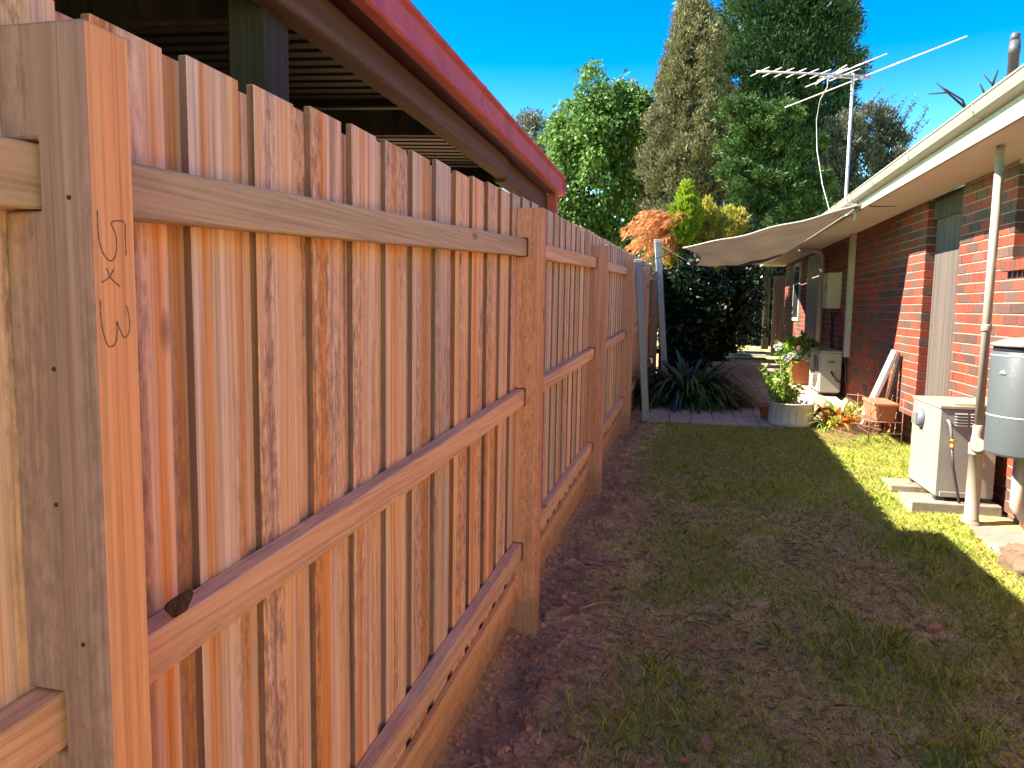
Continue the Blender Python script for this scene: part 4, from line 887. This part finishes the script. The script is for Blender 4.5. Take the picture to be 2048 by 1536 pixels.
def blades(pts, h0, h1, wd, lean):
    P = np.array([(x, y, gz(x, y)-.004) for x, y in pts]); n = len(P); a = RNG.random(n)*2*np.pi; h = h0+(h1-h0)*RNG.random(n)**1.6
    ln = lean*(.3+RNG.random(n)); b_ = RNG.random(n)*2*np.pi; s = np.stack([np.cos(a), np.sin(a), np.zeros(n)], 1)*(wd*(.6+.8*RNG.random(n)))[:, None]*.5
    top = P+np.stack([np.cos(b_)*h*ln, np.sin(b_)*h*ln, h], 1); mid = P+np.stack([np.cos(b_)*h*ln*.3, np.sin(b_)*h*ln*.3, h*.62], 1)
    return np.stack([P-s, P+s, mid+s*.75, top, mid-s*.75], 1)
LM['grass'] = leafmat('lawn_grass_blade', [(.1, (.17, .25, .03)), (.4, (.30, .40, .05)), (.65, (.44, .50, .08)), (.85, (.60, .55, .15)), (.97, (.70, .56, .26))], .3)
LM['straw'] = leafmat('dry_straw', [(.1, (.36, .25, .11)), (.45, (.56, .42, .18)), (.75, (.68, .53, .25)), (.95, (.78, .64, .36))], .15)
gpts = sampler(135000, dg)
tag(quads('lawn_grass', blades(gpts, .014, .048, .0042, .95), LM['grass'], None, 5), 'patchy short green grass over the yard', 'grass', kind='stuff')
tf = []
for k in range(34):
    y = 1.4+5.5*random.random(); x = random.uniform(FY(y)+.35, min(2.2, .3*y+.5))
    if patch(x, y) < -.1: continue
    r = random.uniform(.05, .14)
    for _ in range(int(190*r/.1)): tf.append((x+random.gauss(0, r), y+random.gauss(0, r)))
tag(quads('grass_tufts', blades(tf, .035, .095, .0055, 1.0), LM['grass'], None, 5), 'longer green grass tufts in the worn lawn', 'grass', kind='stuff')
tag(quads('dry_straw', blades(sampler(85000, dd_), .006, .030, .0042, 3.2), LM['straw'], None, 5), 'dry straw and clippings over the bare earth', 'straw', kind='stuff')
# crumbs of earth and chips by the fence
def crumbs(n, xf, smin, smax):
    V = []
    base = np.array([(-1, -1, -.6), (1, -1, -.5), (1, 1, -.6), (-1, 1, -.5), (-.5, -.6, .7), (.6, -.5, .6), (.5, .6, .75), (-.6, .5, .6)])
    fs = [(4, 5, 6, 7), (0, 1, 5, 4), (1, 2, 6, 5), (2, 3, 7, 6), (3, 0, 4, 7)]
    for _ in range(n):
        y = 1.1+8*random.random()**1.5; x = FY(y)+xf(); s = smin+(smax-smin)*random.random()**3
        b = base*(1+.45*(RNG.random((8, 3))-.5))*np.array([random.uniform(.5, 1.2), random.uniform(.5, 1.2), random.uniform(.35, .9)])*s*.5; a = random.random()*6.28
        R_ = np.array([[math.cos(a), -math.sin(a), 0], [math.sin(a), math.cos(a), 0], [0, 0, 1]]); b = b@R_.T+np.array([x, y, gz(x, y)+s*.08])
        for f in fs: V.append(b[list(f)])
    return np.array(V)
tag(quads('earth_crumbs', crumbs(5200, lambda: random.gauss(.12, .22), .006, .05), M['rock'], None), 'loose crumbs of dug earth along the fence', 'earth', kind='stuff')
tag(quads('small_stones', crumbs(420, lambda: abs(random.gauss(.35, .5)), .008, .035), M['concrete'], None), 'small pale stones scattered in the soil', 'stones', kind='stuff')
cv = crumbs(700, lambda: random.gauss(.18, .22), .01, .045); tag(quads('wood_chips', cv, M['chip'], None), 'pale wood chips and shavings along the fence', 'chips', kind='stuff')
lf = MB(); lf.add([(-.5, 0, .02), (-.2, -.2, .05), (.2, -.2, .03), (.55, 0, .08), (.2, .2, .10), (-.2, .2, .02), (0, 0, -.02)], [(0, 1, 6), (1, 2, 6), (2, 3, 6), (3, 4, 6), (4, 5, 6), (5, 0, 6)], True)
lm = lf.mesh('dry_leaf', M['dry_leaf'])
LV = ((1485, 1001, .06, 'curled dry leaf on the shaded lawn left of the heater'), (1322, 1137, .06, 'small orange dry leaf on the bare soil right of the second post'), (1900, 1160, .055, 'dry leaf just inside the shadow edge near the earth clod'),
 (1868, 1262, .075, 'pale dry leaf on green grass below the shadow edge'), (1900, 1358, .08, 'long pale dry leaf low on the right of the lawn'), (1380, 1295, .08, 'large pinkish dry leaf on the bare patch in the lawn centre'),
 (1570, 1243, .06, 'thin tan dry leaf near the middle of the lawn'), (1150, 1224, .085, 'large brown dry leaf beside the foot of the second post'), (1218, 1125, .05, 'pale dry leaf at the edge of the dug soil'),
 (1140, 1500, .09, 'biggest dry leaf at the bottom of the picture by the fence soil'), (1415, 1500, .08, 'dark brown dry leaf at the bottom among grass tufts'), (1755, 1178, .035, 'tiny straw-coloured dry leaf right of the lawn centre'),
 (1960, 1102, .05, 'yellow-orange dry leaf on the sunlit grass by the concrete footing'), (1285, 1290, .04, 'small reddish dry leaf between the second post and the lawn'), (1370, 1530, .08, 'dry leaf cut by the bottom edge of the picture'))
for px, py, sz, lab in LV:
    q = onG(px, py); o = link('dry_leaf', lm, None, (q.x, q.y, gz(q.x, q.y)+.022), (random.uniform(-.3, .3), random.uniform(-.3, .3), random.random()*6.28)); o.scale = (sz*1.15,)*3
    tag(o, lab, 'leaf', 'dry leaves on the lawn')
for (px, py, L_, a, lab) in ((1195, 1215, .22, .6, 'pale splinter of timber on the soil by the second fence post'), (1215, 1125, .16, .1, 'short pale stick on the soil edge'), (870, 1395, .1, .0, 'small offcut of orange timber by the plinth board')):
    q = onG(px, py); o = MB().tube([(-L_/2, 0, 0), (0, .01, .012), (L_/2, 0, .004)], [.006, .008, .004], 6).build('timber_splinter', M['chip'], None, 0, (q.x, q.y, gz(q.x, q.y)+.012), (0, 0, a)); tag(o, lab, 'stick')

tb = MB()
for k in range(170):
    y = 1.15+6.5*random.random()**1.4; x = FY(y)+abs(random.gauss(.1, .5)); 
    if x > 1.9: continue
    a = random.random()*6.28; L_ = random.uniform(.03, .13); z = gz(x, y)+.008; dx, dy = math.cos(a)*L_/2, math.sin(a)*L_/2
    tb.tube([(x-dx, y-dy, z), (x+random.gauss(0, .006), y+random.gauss(0, .006), z+random.uniform(.002, .012)), (x+dx, y+dy, z+random.uniform(-.002, .008))], random.uniform(.0012, .003), 5)
tag(tb.build('twig_litter', M['chip']), 'thin dry twigs littering the soil and lawn', 'twigs', kind='stuff')
lp = np.array([(x, y, gz(x, y)+.01) for x, y in [(FY(y)+abs(random.gauss(.15, .6)), y) for y in [1.2+7*random.random()**1.3 for _ in range(420)]] if x < 1.95])
tag(quads('leaf_litter', leaves(lp, .008, 1, .035, .018, np.tile([[0, 0, .05]], (len(lp), 1)), .6, squash=(1, 1, .3)), M['dry_leaf'], None), 'small crumbled dry leaves scattered over soil and lawn', 'leaf litter', kind='stuff')
